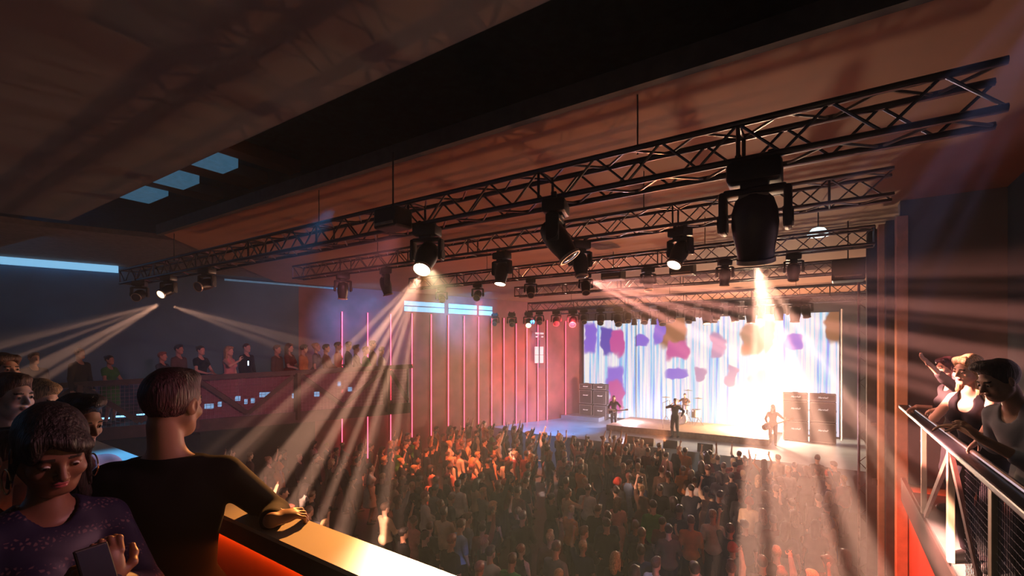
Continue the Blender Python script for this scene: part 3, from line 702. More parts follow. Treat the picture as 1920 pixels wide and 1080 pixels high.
def cap(a, b, r1, r2=None):
    r2 = r1 if r2 is None else r2; a = _v(a); b = _v(b); r = max(r1, r2); ba = b - a; L2 = float(ba @ ba) + 1e-9
    def f(x, y, z):
        h = np.clip(((x - a[0]) * ba[0] + (y - a[1]) * ba[1] + (z - a[2]) * ba[2]) / L2, 0, 1)
        return np.sqrt((x - a[0] - h * ba[0]) ** 2 + (y - a[1] - h * ba[1]) ** 2 + (z - a[2] - h * ba[2]) ** 2) - (r1 + (r2 - r1) * h)
    return np.minimum(a, b) - r, np.maximum(a, b) + r, f
def ell(c, r, Rm=None):
    """ellipsoid centred at c with half sizes r, optional rotation matrix (columns = its axes)"""
    c = _v(c); R3 = np.eye(3) if Rm is None else np.array(Rm); rm = max(r)
    def f(x, y, z):
        X, Y, Z = x - c[0], y - c[1], z - c[2]
        u = [(X * R3[0, i] + Y * R3[1, i] + Z * R3[2, i]) for i in range(3)]
        k0 = np.sqrt(sum((u[i] / r[i]) ** 2 for i in range(3))); k1 = np.sqrt(sum((u[i] / r[i] ** 2) ** 2 for i in range(3))) + 1e-6
        return k0 * (k0 - 1) / k1
    return c - rm, c + rm, f
def grow(p, t):
    lo, hi, f = p; return lo - t, hi + t, (lambda x, y, z: f(x, y, z) - t)
def ik(S, T, l1, l2, pole):
    S = Vector(S); T = Vector(T); d = T - S; L_ = d.length
    if L_ > (l1 + l2) * .995: T = S + d * ((l1 + l2) * .995 / L_); d = T - S; L_ = d.length
    if L_ < .12: d = d.normalized() * .12; T = S + d; L_ = .12
    a = (l1 * l1 - l2 * l2 + L_ * L_) / (2 * L_); h = math.sqrt(max(0, l1 * l1 - a * a)); n = d.normalized()
    pl = Vector(pole); pl = pl - n * pl.dot(n)
    if pl.length < 1e-4: pl = Vector((0, 0, -1)) - n * -n.z
    return S + n * a + pl.normalized() * h, T
def rotm(pitch=0, yaw=0, roll=0):
    """yaw about z (left +), pitch about x (forward lean +), roll about y"""
    return Matrix.Rotation(R(yaw), 3, 'Z') @ Matrix.Rotation(-R(pitch), 3, 'X') @ Matrix.Rotation(R(roll), 3, 'Y')
HEADC = Vector((0, .005, .205))     # head centre above the neck base
def skeleton(pose):
    """pose: dict(lean, bend, twist, head=(pitch,yaw,roll), R=(wrist,pole,dir,normal,curl), L=..., legs='stand'|'stride')  -- local frame: +Y forward, person's right = +X"""
    k = {}; fem = pose.get('fem', False)
    PV = Vector((0, 0, 1.0)); LR = rotm(pose.get('lean', 0), pose.get('twist', 0), pose.get('side', 0)); k['LR'] = LR
    k['P'] = lambda p: PV + LR @ (Vector(p) - PV)      # upper body point
    sw = .145 if fem else .170
    k['SR'] = k['P']((sw, -.01, 1.405)); k['SL'] = k['P']((-sw, -.01, 1.405)); k['neck'] = k['P']((0, -.005, 1.46))
    hp = pose.get('head', (0, 0, 0)); k['HR'] = LR @ rotm(*hp); k['hc'] = k['neck'] + LR @ rotm(hp[0] * .5, 0, hp[2] * .5) @ HEADC
    for sd, sg in (('R', 1), ('L', -1)):
        a = pose.get(sd) or ((sg * .25, .06, .86), (sg * .3, -1, 0), (0, .1, -1), (-sg, 0, 0), .35)
        w, pole, dr, nm, cu = a
        el, wr = ik(k['S' + sd], w, .285, .255, pole)
        dr = Vector(dr).normalized(); nm = Vector(nm); nm = (nm - dr * nm.dot(dr)).normalized()
        k[sd] = dict(el=el, wr=wr, dir=dr, nm=nm, curl=cu)
    st = pose.get('stance', .10); fw = pose.get('step', 0)
    k['legs'] = []
    for sg in (1, -1):
        f = fw * sg
        hip = Vector((sg * .088, 0, .93)); an = Vector((sg * st, -.02 + f, .085)); kn, an = ik(hip, an, .44, .42, (sg * .1, 1, 0))
        k['legs'].append((hip, kn, an, sg))
    return k
def torso_prims(k, fem):
    P = k['P']; LR = k['LR']; w = .93 if fem else 1.0
    Hm = Matrix.Identity(3).lerp(LR, .45) if True else LR
    o = [(ell((0, 0, .95), (.165 * (1.02 if fem else 1), .112, .115)), .05),
         (ell(Vector((0, 0, 1.0)).lerp(P((0, 0, 1.12)), .95), (.132 * w, .094, .13), LR), .06),
         (ell(P((0, .005, 1.28)), (.155 * w, .108, .155), LR), .06),
         (ell(P((.075, -.012, 1.375)), (.095, .072, .07), LR), .05), (ell(P((-.075, -.012, 1.375)), (.095, .072, .07), LR), .05)]
    for s_ in (-1, 1): o.append((cap(P((s_ * .02, -.02, 1.475)), P((s_ * .13, -.015, 1.415)), .035, .035), .04))
    if fem:
        for s_ in (-1, 1): o.append((ell(P((s_ * .07, .095, 1.285)), (.055, .05, .055), LR), .03))
    return o
def arm_prims(k, sd, upto=1.0, fem=False, g=0):
    a = k[sd]; S = k['S' + sd]; r = .88 if fem else 1.0; o = []
    o.append((cap(S, a['el'], .052 * r + g, .040 * r + g), .03))
    if upto > .5:
        t = min(1, (upto - .5) * 2); e = a['el'].lerp(a['wr'], t)
        o.append((cap(a['el'], e, .040 * r + g, (.040 - .014 * t) * r + g), .02))
    return o
def hand_prims(k, sd, fine=True):
    a = k[sd]; w = a['wr']; d = a['dir']; n = a['nm']; s_ = 1 if sd == 'R' else -1
    th = n.cross(d) * -s_ * 1.0          # thumb side
    if sd == 'R': th = d.cross(n)
    else: th = n.cross(d)
    Rm = np.array([list(th), list(d), list(n)]).T; o = []
    o.append((ell(w + d * .045, (.038, .052, .017), Rm), .02))
    c = a['curl']
    for i, (off, ln) in enumerate([(.028, .078), (.010, .086), (-.009, .080), (-.027, .062)]):
        b = w + d * .082 + th * off * .95; ang = 0; seg = [.45, .32, .23]; r = .0092 - .0006 * i; p = b
        sp = th * (off * 1.8) ; dd0 = (d + sp * 1.2).normalized(); cc = c + .12 * i * c
        for j, q in enumerate(seg):
            ang += [.55, .95, .7][j] * cc
            dv_ = dd0 * math.cos(ang) + n * math.sin(ang); e = p + dv_ * ln * q
            o.append((cap(p, e, r - j * .0008, r - (j + 1) * .0008), .006)); p = e
    b = w + d * .022 + th * .030 + n * .004
    p1 = b + (d * .6 + th * .75 + n * .15).normalized() * .036; p2 = p1 + (d * .85 + th * .35 + n * .35 * (1 + c)).normalized() * .030; p3 = p2 + (d * .95 + n * .3 * (1 + c)).normalized() * .022
    for q, e, r1, r2 in ((b, p1, .013, .0105), (p1, p2, .0105, .0092), (p2, p3, .0092, .0078)): o.append((cap(q, e, r1, r2), .008))
    return o
def leg_prims(k, g=0, hi=1.0, fem=False):
    o = []
    for hip, kn, an, sg in k['legs']:
        o.append((cap(hip, kn, .088 + g, .056 + g), .04)); e = kn.lerp(an, hi); o.append((cap(kn, e, .056 + g, .037 + g if hi == 1 else .05 + g), .03))
    return o
def foot_prims(k, g=0):
    o = []
    for hip, kn, an, sg in k['legs']:
        o.append((cap(an + Vector((0, 0, -.035)), an + Vector((sg * .02, .15, -.05)), .042 + g, .034 + g), .02)); o.append((cap(an, an + Vector((0, -.03, -.045)), .035 + g, .037 + g), .02))
    return o
def head_prims(k, fine=True, fem=False, lid=.0048):
    """-> list of (prim, k, sub)"""
    c = k['hc']; H = k['HR']; A = np.array(H); o = []
    q = lambda p: c + H @ Vector(p)
    o.append((cap(k['neck'] + k['LR'] @ Vector((0, -.01, -.05)), q((0, -.03, -.075)), .056 if not fem else .046, .052 if not fem else .043), .03, 0))
    o.append((ell(q((0, -.014, .025)), (.075, .097, .092), A), .02, 0))
    o.append((ell(q((0, .026, -.03)), (.058, .066, .082), A), .03, 0))
    o.append((ell(q((0, .05, -.088)), (.030 if fem else .036, .032, .028), A), .03, 0))
    o.append((cap(q((.055, .005, -.055)), q((.022, .055, -.092)), .018, .018), .03, 0)); o.append((cap(q((-.055, .005, -.055)), q((-.022, .055, -.092)), .018, .018), .03, 0))
    if fine:
        o.append((cap(q((-.034, .080, .021)), q((.034, .080, .021)), .011), .018, 0))
        for s_ in (-1, 1):
            o.append((ell(q((s_ * .031, .100, .001)), (.019, .017, .012), A), .012, 1))
            o.append((ell(q((s_ * .041, .064, -.032)), (.022, .022, .020), A), .02, 0))
            o.append((ell(q((s_ * .031, .0800, .003)), (.0165, .012, .0125), A), .005, 0))
            o.append((ell(q((s_ * .031, .094, -.0005)), (.0118, .010, lid), A), .003, 1))
        o.append((cap(q((0, .088, .010)), q((0, .112, -.028)), .0075, .0115), .012, 0))
        for s_ in (-1, 1): o.append((ell(q((s_ * .011, .101, -.033)), (.008, .010, .007), A), .006, 0))
        o.append((ell(q((0, .092, -.055)), (.020, .010, .0050), A), .006, 0)); o.append((ell(q((0, .090, -.066)), (.017, .010, .0058), A), .006, 0))
        o.append((ell(q((0, .104, -.0602)), (.022, .006, .0012), A), .003, 1))
        for s_ in (-1, 1):
            E = A @ np.array(rotm(0, s_ * -22, 0)); o.append((ell(q((s_ * .078, -.008, -.006)), (.009, .021, .032), E), .008, 0)); o.append((ell(q((s_ * .088, -.002, -.003)), (.006, .010, .016), E), .006, 1))
    else:
        o.append((cap(q((0, .088, .008)), q((0, .108, -.028)), .010, .013), .015, 0))
        for s_ in (-1, 1): o.append((ell(q((s_ * .078, -.008, -.006)), (.011, .02, .032), A), .01, 0)); o.append((ell(q((s_ * .031, .102, .001)), (.018, .016, .012), A), .012, 1))
    return o
def make_mesh(name, F, mats, smooth=True, pick=None):
    v, f = F.mesh(); me = bpy.data.meshes.new(name)
    me.from_pydata([tuple(p) for p in v.tolist()], [], f.tolist())
    for m in mats: me.materials.append(m)
    if pick is not None and len(f):
        cen = v[f].mean(1); me.polygons.foreach_set('material_index', pick(cen).astype(np.int32))
    me.polygons.foreach_set('use_smooth', np.ones(len(me.polygons), bool)); me.update(); return me
def axis(segs):
    """segs: [(lo, hi, step)] consecutive"""
    out = []
    for lo, hi, st in segs: out += list(np.arange(lo, hi, st))
    return out
def bounds(pr):
    lo = np.min([p[0][0] for p in pr], 0) - .03; hi = np.max([p[0][1] for p in pr], 0) + .03; return lo, hi
def grid(pr, fine, coarse, foc):
    """foc: list of (centre, radius) wanting the fine step"""
    lo, hi = bounds(pr); ax = []
    for a in range(3):
        x = lo[a]; out = []
        while x < hi[a]:
            out.append(x); near = any(abs(x - c[a]) < r for c, r in foc); x += fine if near else coarse
        out.append(x); ax.append(out)
    return ax
def field(pr, ax):
    F = Field(*ax)
    for p in pr: F.add(p[0], p[1], bool(p[2]) if len(p) > 2 else False)
    return F
# hair styles in head space -> (prims, cuts)
def hair_prims(k, style, fem=False):
    c = k['hc']; H = k['HR']; A = np.array(H); q = lambda p: c + H @ Vector(p); o = []; 
    if style == 'short':
        o = [(ell(q((0, -.018, .032)), (.083, .104, .097), A), .02), (ell(q((0, .045, .095)), (.055, .045, .03), A), .03)]
        sub = [(ell(q((0, .085, -.025)), (.075, .085, .085), A), .02), (ell(q((0, -.02, -.182)), (.15, .15, .085), A), .02), (ell(q((.085, .02, -.05)), (.03, .03, .05), A), .01), (ell(q((-.085, .02, -.05)), (.03, .03, .05), A), .01)]
    elif style == 'quiff':
        o = [(ell(q((0, -.02, .034)), (.084, .102, .097), A), .02), (ell(q((0, .05, .112)), (.06, .05, .035), A), .03), (ell(q((.02, .075, .115)), (.035, .035, .02), A), .02)]
        sub = [(ell(q((0, .09, -.02)), (.073, .085, .085), A), .02), (ell(q((0, -.02, -.13)), (.15, .15, .085), A), .02)]
    elif style == 'buzz':
        o = [(ell(q((0, -.017, .030)), (.079, .1005, .0945), A), .02)]
        sub = [(ell(q((0, .085, -.035)), (.08, .085, .095), A), .02), (ell(q((0, -.02, -.12)), (.15, .15, .08), A), .02)]
    elif style == 'beanie':
        o = [(ell(q((0, -.018, .045)), (.089, .108, .097), A), .02), (cap(q((-.05, -.06, -.0)), q((.05, -.06, -.0)), .06), .04)]
        sub = [(ell(q((0, .09, -.055)), (.09, .09, .095), A), .01), (ell(q((0, -.02, -.14)), (.2, .2, .085), A), .01)]
    elif style == 'bun':
        o = [(ell(q((0, -.02, .034)), (.084, .105, .097), A), .02), (ell(q((0, -.11, .07)), (.045, .045, .045), A), .015)]
        sub = [(ell(q((0, .09, -.02)), (.075, .085, .085), A), .02), (ell(q((0, -.0, -.13)), (.15, .15, .07), A), .02)]
    elif style == 'long':
        o = [(ell(q((0, -.022, .036)), (.087, .106, .1), A), .02), (cap(q((0, -.07, -.02)), q((0, -.085, -.20)), .075, .065), .05),
             (cap(q((.068, -.03, 0)), q((.085, -.01, -.19)), .030, .026), .03), (cap(q((-.068, -.03, 0)), q((-.085, -.01, -.19)), .030, .026), .03), (cap(q((-.04, .06, .085)), q((.05, .05, .085)), .03), .03)]
        sub = [(ell(q((0, .095, -.03)), (.064, .085, .098), A), .02)]
    elif style == 'bangs':
        o = [(ell(q((0, -.020, .034)), (.084, .105, .098), A), .02), (ell(q((-.022, .070, .060)), (.058, .034, .026), A @ np.array(rotm(0, 0, -24))), .03), (ell(q((.052, .055, .045)), (.022, .036, .045), A), .03), (cap(q((-.066, .045, .03)), q((-.076, .03, -.05)), .012, .006), .02),
             (cap(q((-.01, -.075, .035)), q((-.04, -.105, -.03)), .045, .042), .03), (cap(q((-.04, -.105, -.03)), q((-.085, -.05, -.22)), .042, .026), .03),
             (cap(q((.075, -.0, .0)), q((.088, .0, -.10)), .013, .007), .015), (cap(q((-.075, .0, .0)), q((-.088, .01, -.14)), .013, .006), .015)]
        sub = []
        o = o[:1] + [('SUB', (ell(q((.010, .10, -.012)), (.062, .075, .092), A), .015))] + o[1:]
    else: return None
    return o, sub
def eyeball(root):
    if 'eyeball' not in FXE:
        o = MB().lathe([(.0004, -.0102), (.006, -.0085), (.0092, -.005), (.0102, 0), (.0092, .005), (.0072, .0073), (.0054, .0088), (.0026, .0101), (.0004, .0106)], 16, Matrix.Rotation(-math.pi / 2, 4, 'X')).build('eye', MS['eye'], None)
        o.data.materials.append(MS['iris']); 
        for p in o.data.polygons: p.material_index = 1 if p.center.y > .0072 else 0; p.use_smooth = True
        FXE['eyeball'] = o.data; bpy.data.objects.remove(o)
    o = bpy.data.objects.new('eye', FXE['eyeball']); COL.objects.link(o); o.parent = root; return o
FXE = {}
def build_person(name, pose, cols, res=(.004, .009), detail=True, wear=None, label=None, group=None, loc=(0, 0, 0), az=0, scale=1.0, foci=None, lowest=None, hi_z=None):
    """cols: dict(skin, hair, shirt, trousers, shoes) of materials; wear: dict(sleeve 0..1, hem, neck, dress)"""
    fem = pose.get('fem', False); k = skeleton(pose); wear = wear or {}
    root_rot = -R(az)
    body = [(p[0], p[1], 0) for p in torso_prims(k, fem)]
    for sd in 'RL': body += [(p[0], p[1], 0) for p in arm_prims(k, sd, 1.0, fem)]
    body += [(p[0], p[1], 0) for p in leg_prims(k)] + [(p[0], p[1], 0) for p in foot_prims(k)]
    body += head_prims(k, detail, fem, pose.get('lid', .0042))
    for sd in 'RL': body += [(p[0], p[1], 0) for p in hand_prims(k, sd)]
    foc = [(k['hc'], .13)] + [(k[s]['wr'] + k[s]['dir'] * .08, .11) for s in (foci or '')] if detail else []
    ax = grid(body, res[0], res[1], foc)
    if lowest is not None: ax[2] = [lowest - .03 + i * .03 for i in range(0)] + [z for z in ax[2]]
    F = field(body, ax)
    q = k['hc']; Hi = np.array(k['HR'].transposed())
    mats = [cols['skin']]; pick = None
    if detail:
        mats += [cols.get('lips') or cols['skin'], MS['brow']]
        def pick(c):
            u = (c - np.array(q)) @ Hi.T; ax_ = np.abs(u[:, 0]); r = np.zeros(len(c))
            lip = (((ax_ / .0205) ** 2 + ((u[:, 2] + .0605) / .0098) ** 2) < 1) & (u[:, 1] > .082)
            brow = (ax_ > .013) & (ax_ < .047) & (np.abs(u[:, 2] - .0235 + (ax_ - .03) ** 2 * 6) < .0042) & (u[:, 1] > .07)
            r[lip] = 1; r[brow] = 2; return r
    root = bpy.data.objects.new(name, make_mesh(name, F, mats, pick=pick)); COL.objects.link(root)
    root.location = loc; root.rotation_euler = (0, 0, root_rot); root.scale = (scale,) * 3
    setp(root, label, 'person', group)
    def child(nm, F_, m):
        o = bpy.data.objects.new(nm, make_mesh(nm, F_, [m])); COL.objects.link(o); o.parent = root; return o
    cr = res[1] if detail else res[1]
    # top
    g = .013; sl = wear.get('sleeve', .35)
    tp = [(grow(p[0], g), p[1]) for p in torso_prims(k, fem)]
    if sl > 0:
        for sd in 'RL': tp += arm_prims(k, sd, max(.28, sl), fem, g) if sl > .5 else [(cap(k['S' + sd], k['S' + sd].lerp(k[sd]['el'], sl * 2), (.052 + g), (.048 + g)), .04)]
    else: pass
    tp.append((ell((0, 0, .95), (.19, .138, .14)), .04))
    nk = k['neck']; up = k['LR'] @ Vector((0, 0, 1)); crew = wear.get('crew')
    if crew: tp.append((cap(nk - up * .06, nk + up * .05 + k['LR'] @ Vector((0, -.004, 0)), .068, .063), .03))
    F2 = field(tp, grid(tp, cr, cr, []))
    if crew: F2.cut(up, nk + up * crew)
    else: F2.add(cap(nk + up * -.01 + (k['LR'] @ Vector((0, wear.get('neck', .02), 0))), nk + up * .2, wear.get('neckr', .066), .09), .006, True)
    if sl <= 0:   # sleeveless straps
        for sd in 'RL': F2.add(cap(k['S' + sd] + k['LR'] @ Vector(((.035 if sd == 'R' else -.035), 0, -.02)), k['S' + sd] + up * .1, .068), .01, True)
        F2.add(ell(k['P']((0, .12, 1.42)), (.075, .08, .09), np.array(k['LR'])), .01, True)
    F2.cut((0, 0, -1), (0, 0, wear.get('hem', .86)))
    child(wear.get('top', 'shirt'), F2, cols['shirt'])
    if wear.get('dress'):
        dp = [(cap((0, 0, .95), (0, 0, .55), .19, .22), .05), (ell((0, 0, .93), (.19, .14, .14)), .05)]; F3 = field(dp, grid(dp, cr, cr, [])); F3.cut((0, 0, -1), (0, 0, .5)); child('skirt', F3, cols['shirt'])
    else:
        lp = [(grow(ell((0, 0, .95), (.165, .112, .115)), .012), .04)] + leg_prims(k, .016)
        F3 = field(lp, grid(lp, max(cr, .014), max(cr, .014), [])); F3.cut((0, 0, 1), (0, 0, 1.02)); F3.cut((0, 0, -1), (0, 0, .09)); child('trousers', F3, cols['trousers'])
    if wear.get('shoes', True):
        sp_ = foot_prims(k, .008); F4 = field(sp_, grid(sp_, max(cr, .014), max(cr, .014), [])); F4.cut((0, 0, -1), (0, 0, .0)); child('shoes', F4, cols.get('shoes', MS['shoe']))
    hs = pose.get('hair', 'short'); hp = hair_prims(k, hs, fem)
    if hp:
        o, sub = hp; o_ = [(a_ if a_[0] != 'SUB' else (a_[1][0], a_[1][1], 1)) for a_ in o]; o = [a_ for a_ in o if a_[0] != 'SUB']; F5 = field(o_, grid(o, res[0] if detail else cr * .75, res[0] if detail else cr * .75, []))
        for s_ in sub: F5.add(s_[0], s_[1], True)
        if hs != 'beanie':
            x_, y_, z_ = F5.pts((slice(None),) * 3); fq = 95 if detail else 60
            F5.D = (F5.D + (.0011 if detail else .0022) * np.sin(x_ * fq * 1.3 + 2 * np.sin(z_ * 31)) * np.sin(y_ * fq + 3 * np.sin(z_ * 23 + x_ * 20))).astype(np.float32)
        child('beanie' if hs == 'beanie' else 'hair', F5, cols['hair'])
    if detail:
        for sg in (-1, 1):
            p = q + k['HR'] @ Vector((sg * .031, .0845, .0)); eb = eyeball(root); eb.location = p; eb.rotation_euler = (k['HR'] @ rotm(pose.get('gaze', 0), 0, 0)).to_euler()
    root['_hc'] = 0; del root['_hc']
    return root, k
def person_at(px, py, d, floor, az, pose, height=1.0):
    """where the root goes so the head centre is at photo point (px,py,d); returns loc, scale"""
    k = skeleton(pose); Hc = W(px, py, d); s = (Hc.z - floor) / k['hc'].z
    q = Matrix.Rotation(-R(az), 3, 'Z') @ (k['hc'] * s)
    return Vector((Hc.x - q.x, Hc.y - q.y, floor)), s
def local(loc, az, s, wp): return Matrix.Rotation(R(az), 3, 'Z') @ ((Vector(wp) - loc) / s)
def ldir(az, v): return Matrix.Rotation(R(az), 3, 'Z') @ Vector(v)
def hairmat(name, c):
    m = mat(name, c, .45, noise=0); nt = m.node_tree; b = nt.nodes['Principled BSDF']; N = nt.nodes.new
    tc = N('ShaderNodeTexCoord'); mp = N('ShaderNodeMapping'); mp.inputs['Scale'].default_value = (90, 90, 9)
    nz = N('ShaderNodeTexNoise'); nz.inputs['Scale'].default_value = 1.6; nz.inputs['Detail'].default_value = 5
    rp = N('ShaderNodeValToRGB'); rp.color_ramp.elements[0].position = .35; rp.color_ramp.elements[1].position = .68
    rp.color_ramp.elements[0].color = (*[q * .35 for q in c], 1); rp.color_ramp.elements[1].color = (*[min(1, q * 1.7) for q in c], 1)
    bp = N('ShaderNodeBump'); bp.inputs['Strength'].default_value = .9; bp.inputs['Distance'].default_value = .01
    L = nt.links.new; L(tc.outputs['Object'], mp.inputs[0]); L(mp.outputs[0], nz.inputs['Vector']); L(nz.outputs[0], rp.inputs[0]); L(rp.outputs[0], b.inputs['Base Color']); L(nz.outputs[0], bp.inputs['Height']); L(bp.outputs[0], b.inputs['Normal'])
    return m
def cloth(name, c, rough=.85, **kw): return mat(name, c, rough, spec=.15, bump=kw.pop('bump', .25), bscale=kw.pop('bscale', 22), noise=kw.pop('noise', .15), scale=6, **kw)
MS = dict(iris=mat('iris_brown', (.03, .015, .01), .15, noise=0), brow=mat('eyebrow_hair', (.03, .018, .014), .8, noise=0), shoe=mat('shoe_leather', (.03, .028, .03), .5), eye=mat('eye_white', (.6, .58, .55), .2, noise=0),
          skin=mat('skin_tan', (.52, .28, .19), .5, noise=.08, scale=12, bump=.05, bscale=80), skin_light=mat('skin_light', (.68, .42, .31), .5, noise=.08, scale=12), skin_dark=mat('skin_dark', (.26, .12, .075), .45, noise=.08, scale=12),
          lips=mat('lips', (.45, .10, .12), .35, noise=0), lipd=mat('lips_muted', (.36, .15, .12), .45, noise=0),
          h_dark=hairmat('hair_dark', (.018, .011, .012)), h_brown=hairmat('hair_brown', (.10, .05, .03)), h_blond=hairmat('hair_blonde', (.50, .33, .17)), h_red=hairmat('hair_auburn', (.25, .07, .05)),
          h_plum=hairmat('hair_plum', (.075, .018, .032)))
# crowd clothing shades
SH = dict(black=cloth('cloth_black', (.012, .012, .018)), charcoal=cloth('cloth_charcoal', (.04, .04, .048)), navy=cloth('cloth_navy', (.015, .025, .07)), white=cloth('cloth_white', (.75, .73, .72)), maroon=cloth('cloth_maroon', (.16, .025, .02)), orange=cloth('cloth_orange', (.6, .22, .07)),
          cream=cloth('cloth_cream', (.72, .55, .38)), grey=cloth('cloth_grey', (.22, .22, .25)), green=cloth('cloth_green', (.06, .28, .06)), blue=cloth('cloth_pale_blue', (.3, .42, .68)), brown=cloth('cloth_brown', (.13, .07, .05)), red=cloth('cloth_red', (.55, .06, .04)), pink=cloth('cloth_pink', (.75, .32, .3)))
TR = cloth('trousers_dark', (.02, .02, .028))
# ------------------------------------------------------------------ people on the balconies close to the camera
FLOOR = EYE - 1.9
def lace_mat():
    m = mat('navy_lace', (.02, .016, .06), .5, noise=0); nt = m.node_tree; b = nt.nodes['Principled BSDF']; N = nt.nodes.new; L = nt.links.new
    tc = N('ShaderNodeTexCoord'); v = N('ShaderNodeTexVoronoi'); v.feature = 'DISTANCE_TO_EDGE'; v.inputs['Scale'].default_value = 75
    w = N('ShaderNodeTexWave'); w.wave_type = 'RINGS'; w.inputs['Scale'].default_value = 5; w.inputs['Distortion'].default_value = 4
    mu = N('ShaderNodeMath'); mu.operation = 'MULTIPLY'; r = N('ShaderNodeValToRGB'); r.color_ramp.elements[0].position = .16; r.color_ramp.elements[1].position = .26
    r.color_ramp.elements[0].color = (.018, .014, .055, 1); r.color_ramp.elements[1].color = (.16, .09, .12, 1)
    L(tc.outputs['Object'], v.inputs['Vector']); L(tc.outputs['Object'], w.inputs['Vector']); L(v.outputs[0], mu.inputs[0]); L(w.outputs[0], mu.inputs[1]); L(mu.outputs[0], r.inputs[0]); L(r.outputs[0], b.inputs['Base Color'])
    return m
def fig(px, py, d, az, pose, cols, label, floor=FLOOR, R_=None, L_=None, **kw):
    """R_/L_: (wrist world point, elbow pole local, finger direction world, palm normal world, curl)"""
    pose = dict(pose); loc, s = person_at(px, py, d, floor, az, pose)
    for key, a in (('R', R_), ('L', L_)):
        if a: pose[key] = (local(loc, az, s, a[0]), a[1], ldir(az, a[2]), ldir(az, a[3]), a[4])
    return build_person('person', pose, cols, label=label, loc=loc, az=az, scale=s, **kw)
C_ = lambda skin='skin', hair='h_dark', shirt='black', lips='lipd': dict(skin=MS[skin], hair=MS[hair], shirt=SH[shirt] if isinstance(shirt, str) else shirt, trousers=TR, lips=MS[lips])
# man seen from behind, hand on the ledge
wr = W(508, 976, 1.74)
fig(324, 756, 1.76, -52, dict(head=(4, -20, 3), hair='short'), C_('skin', 'h_plum'), 'man in black seen from behind, hand resting on the glowing ledge',
    R_=(wr, (1, -.3, -1), W(600, 948, 1.86) - wr, (-.2, .2, -1), .7), foci='R', wear=dict(sleeve=.93, crew=.022), res=(.0035, .006))
# woman looking down with hoop earrings
phone = W(188, 1062, 1.0)
woman, kw_ = fig(98, 842, 1.36, 84, dict(head=(24, -6, 4), hair='bangs', fem=True, lid=.0016, gaze=25), dict(skin=MS['skin_dark'], hair=MS['h_dark'], shirt=lace_mat(), trousers=TR, lips=MS['lips']),
    'woman with fringe and gold hoop earrings in navy lace dress looking down',
    L_=(W(200, 1100, 1.2), (-1, -.6, -1), (-.2, .1, 1), (-.9, 0, .2), 1.0), R_=(W(110, 1160, 1.2), (1, -.6, -1), (.3, .1, 1), (0, 1, 0), .8), foci='L', wear=dict(sleeve=1.0, neck=.0, neckr=.06, top='dress_top', dress=True), res=(.003, .007))
for sg in (-1, 1):
    p = kw_['hc'] + kw_['HR'] @ Vector((sg * .094, .006, -.046 - .032))
    MB().tube([(0, math.cos(a_) * .031, math.sin(a_) * .034) for a_ in [2 * math.pi * i / 28 for i in range(28)]], .0022, 8, True).build('earring', M['gold'], woman, smooth=True).location = p
t = empty('phone', W(185, 1078, 1.165), 0, 'dark phone held up by the woman in the lace dress', 'phone'); t.rotation_euler = (R(-30), 0, R(100))
MB().box((0, 0, 0), (.07, .008, .145), bev=.003).build('case', M['fix'], t); MB().box((0, -.0045, 0), (.062, .001, .132)).build('screen', mat('phone_screen', (.05, .06, .1), .15, noise=0), t)
fig(20, 742, 2.6, 62, dict(head=(6, 0, 0), hair='short'), C_('skin_light', 'h_brown', 'black'), 'man in profile with short brown hair and a dark high collar at the left edge', wear=dict(sleeve=1, crew=.04))
fig(146, 790, 2.15, 66, dict(head=(16, 0, 0), hair='quiff'), C_('skin', 'h_dark', 'pink'), 'dark haired man leaning his face down between the woman and the man in black', wear=dict(sleeve=.4))
fig(20, 858, 1.95, 66, dict(head=(0, 30, 0), hair='short'), C_('skin_light', 'h_dark', 'black'), 'person in black half hidden behind the woman in the lace dress, ear showing', wear=dict(sleeve=1))
fig(75, 745, 3.2, 50, dict(head=(20, 0, 0), hair='short', lean=8), C_('skin_light', 'h_blond', 'charcoal'), 'fair haired person bowing the head behind the woman with hoop earrings', wear=dict(sleeve=1))
fig(8, 693, 3.9, 70, dict(head=(0, 0, 0), hair='long', fem=True), C_('skin_light', 'h_brown', 'cream'), 'woman in a cream top cut off by the left edge above the profile man', wear=dict(sleeve=.2))
# right balcony group
w1 = W(1742, 682, 5.35); h1 = W(1719, 762, 5.95)
fig(1776, 690, 5.6, -112, dict(head=(-8, 0, 6), hair='long', fem=True, lean=12), C_('skin_light', 'h_plum', 'charcoal', 'lips'), 'woman in a dark top raising one arm at the far end of the steel railing',
    L_=(w1, (0, -.3, -1), W(1718, 660, 5.35) - w1, (.5, -.5, .5), .15), R_=(h1, (.5, -.4, -1), W(1703, 772, 6.1) - h1, (0, 0, -1), .35), foci='LR', wear=dict(sleeve=.66), res=(.005, .010))
r2 = W(1762, 767, 4.75); l2 = W(1832, 836, 3.75)
fig(1815, 694, 4.2, -136, dict(head=(-4, -8, -6), hair='long', fem=True, lean=14), C_('skin_light', 'h_blond', 'black', 'lips'), 'laughing woman with long blonde hair in a black sleeveless top leaning on the railing',
    R_=(r2, (1, -.3, -1), W(1734, 772, 4.95) - r2, (0, 0, -1), .4), L_=(l2, (-1, -.4, -1), W(1815, 850, 3.8) - l2, (0, 0, -1), .5), foci='RL', wear=dict(sleeve=0), res=(.004, .009))
l3 = W(1838, 822, 3.2)
fig(1872, 713, 3.15, -118, dict(head=(-6, 0, 0), hair='quiff', lean=28), C_('skin', 'h_dark', 'grey'), 'dark haired man in a grey shirt leaning over the railing beside the blonde woman',
    L_=(l3, (-.6, -1, -.6), W(1812, 798, 3.25) - l3, (-.2, .3, -1), .45), R_=(W(1800, 800, 3.7), (1, -.5, -1), (-1, 0, 0), (0, 0, -1), .4), foci='L', wear=dict(sleeve=.62, neckr=.06, neck=.03), res=(.004, .009))
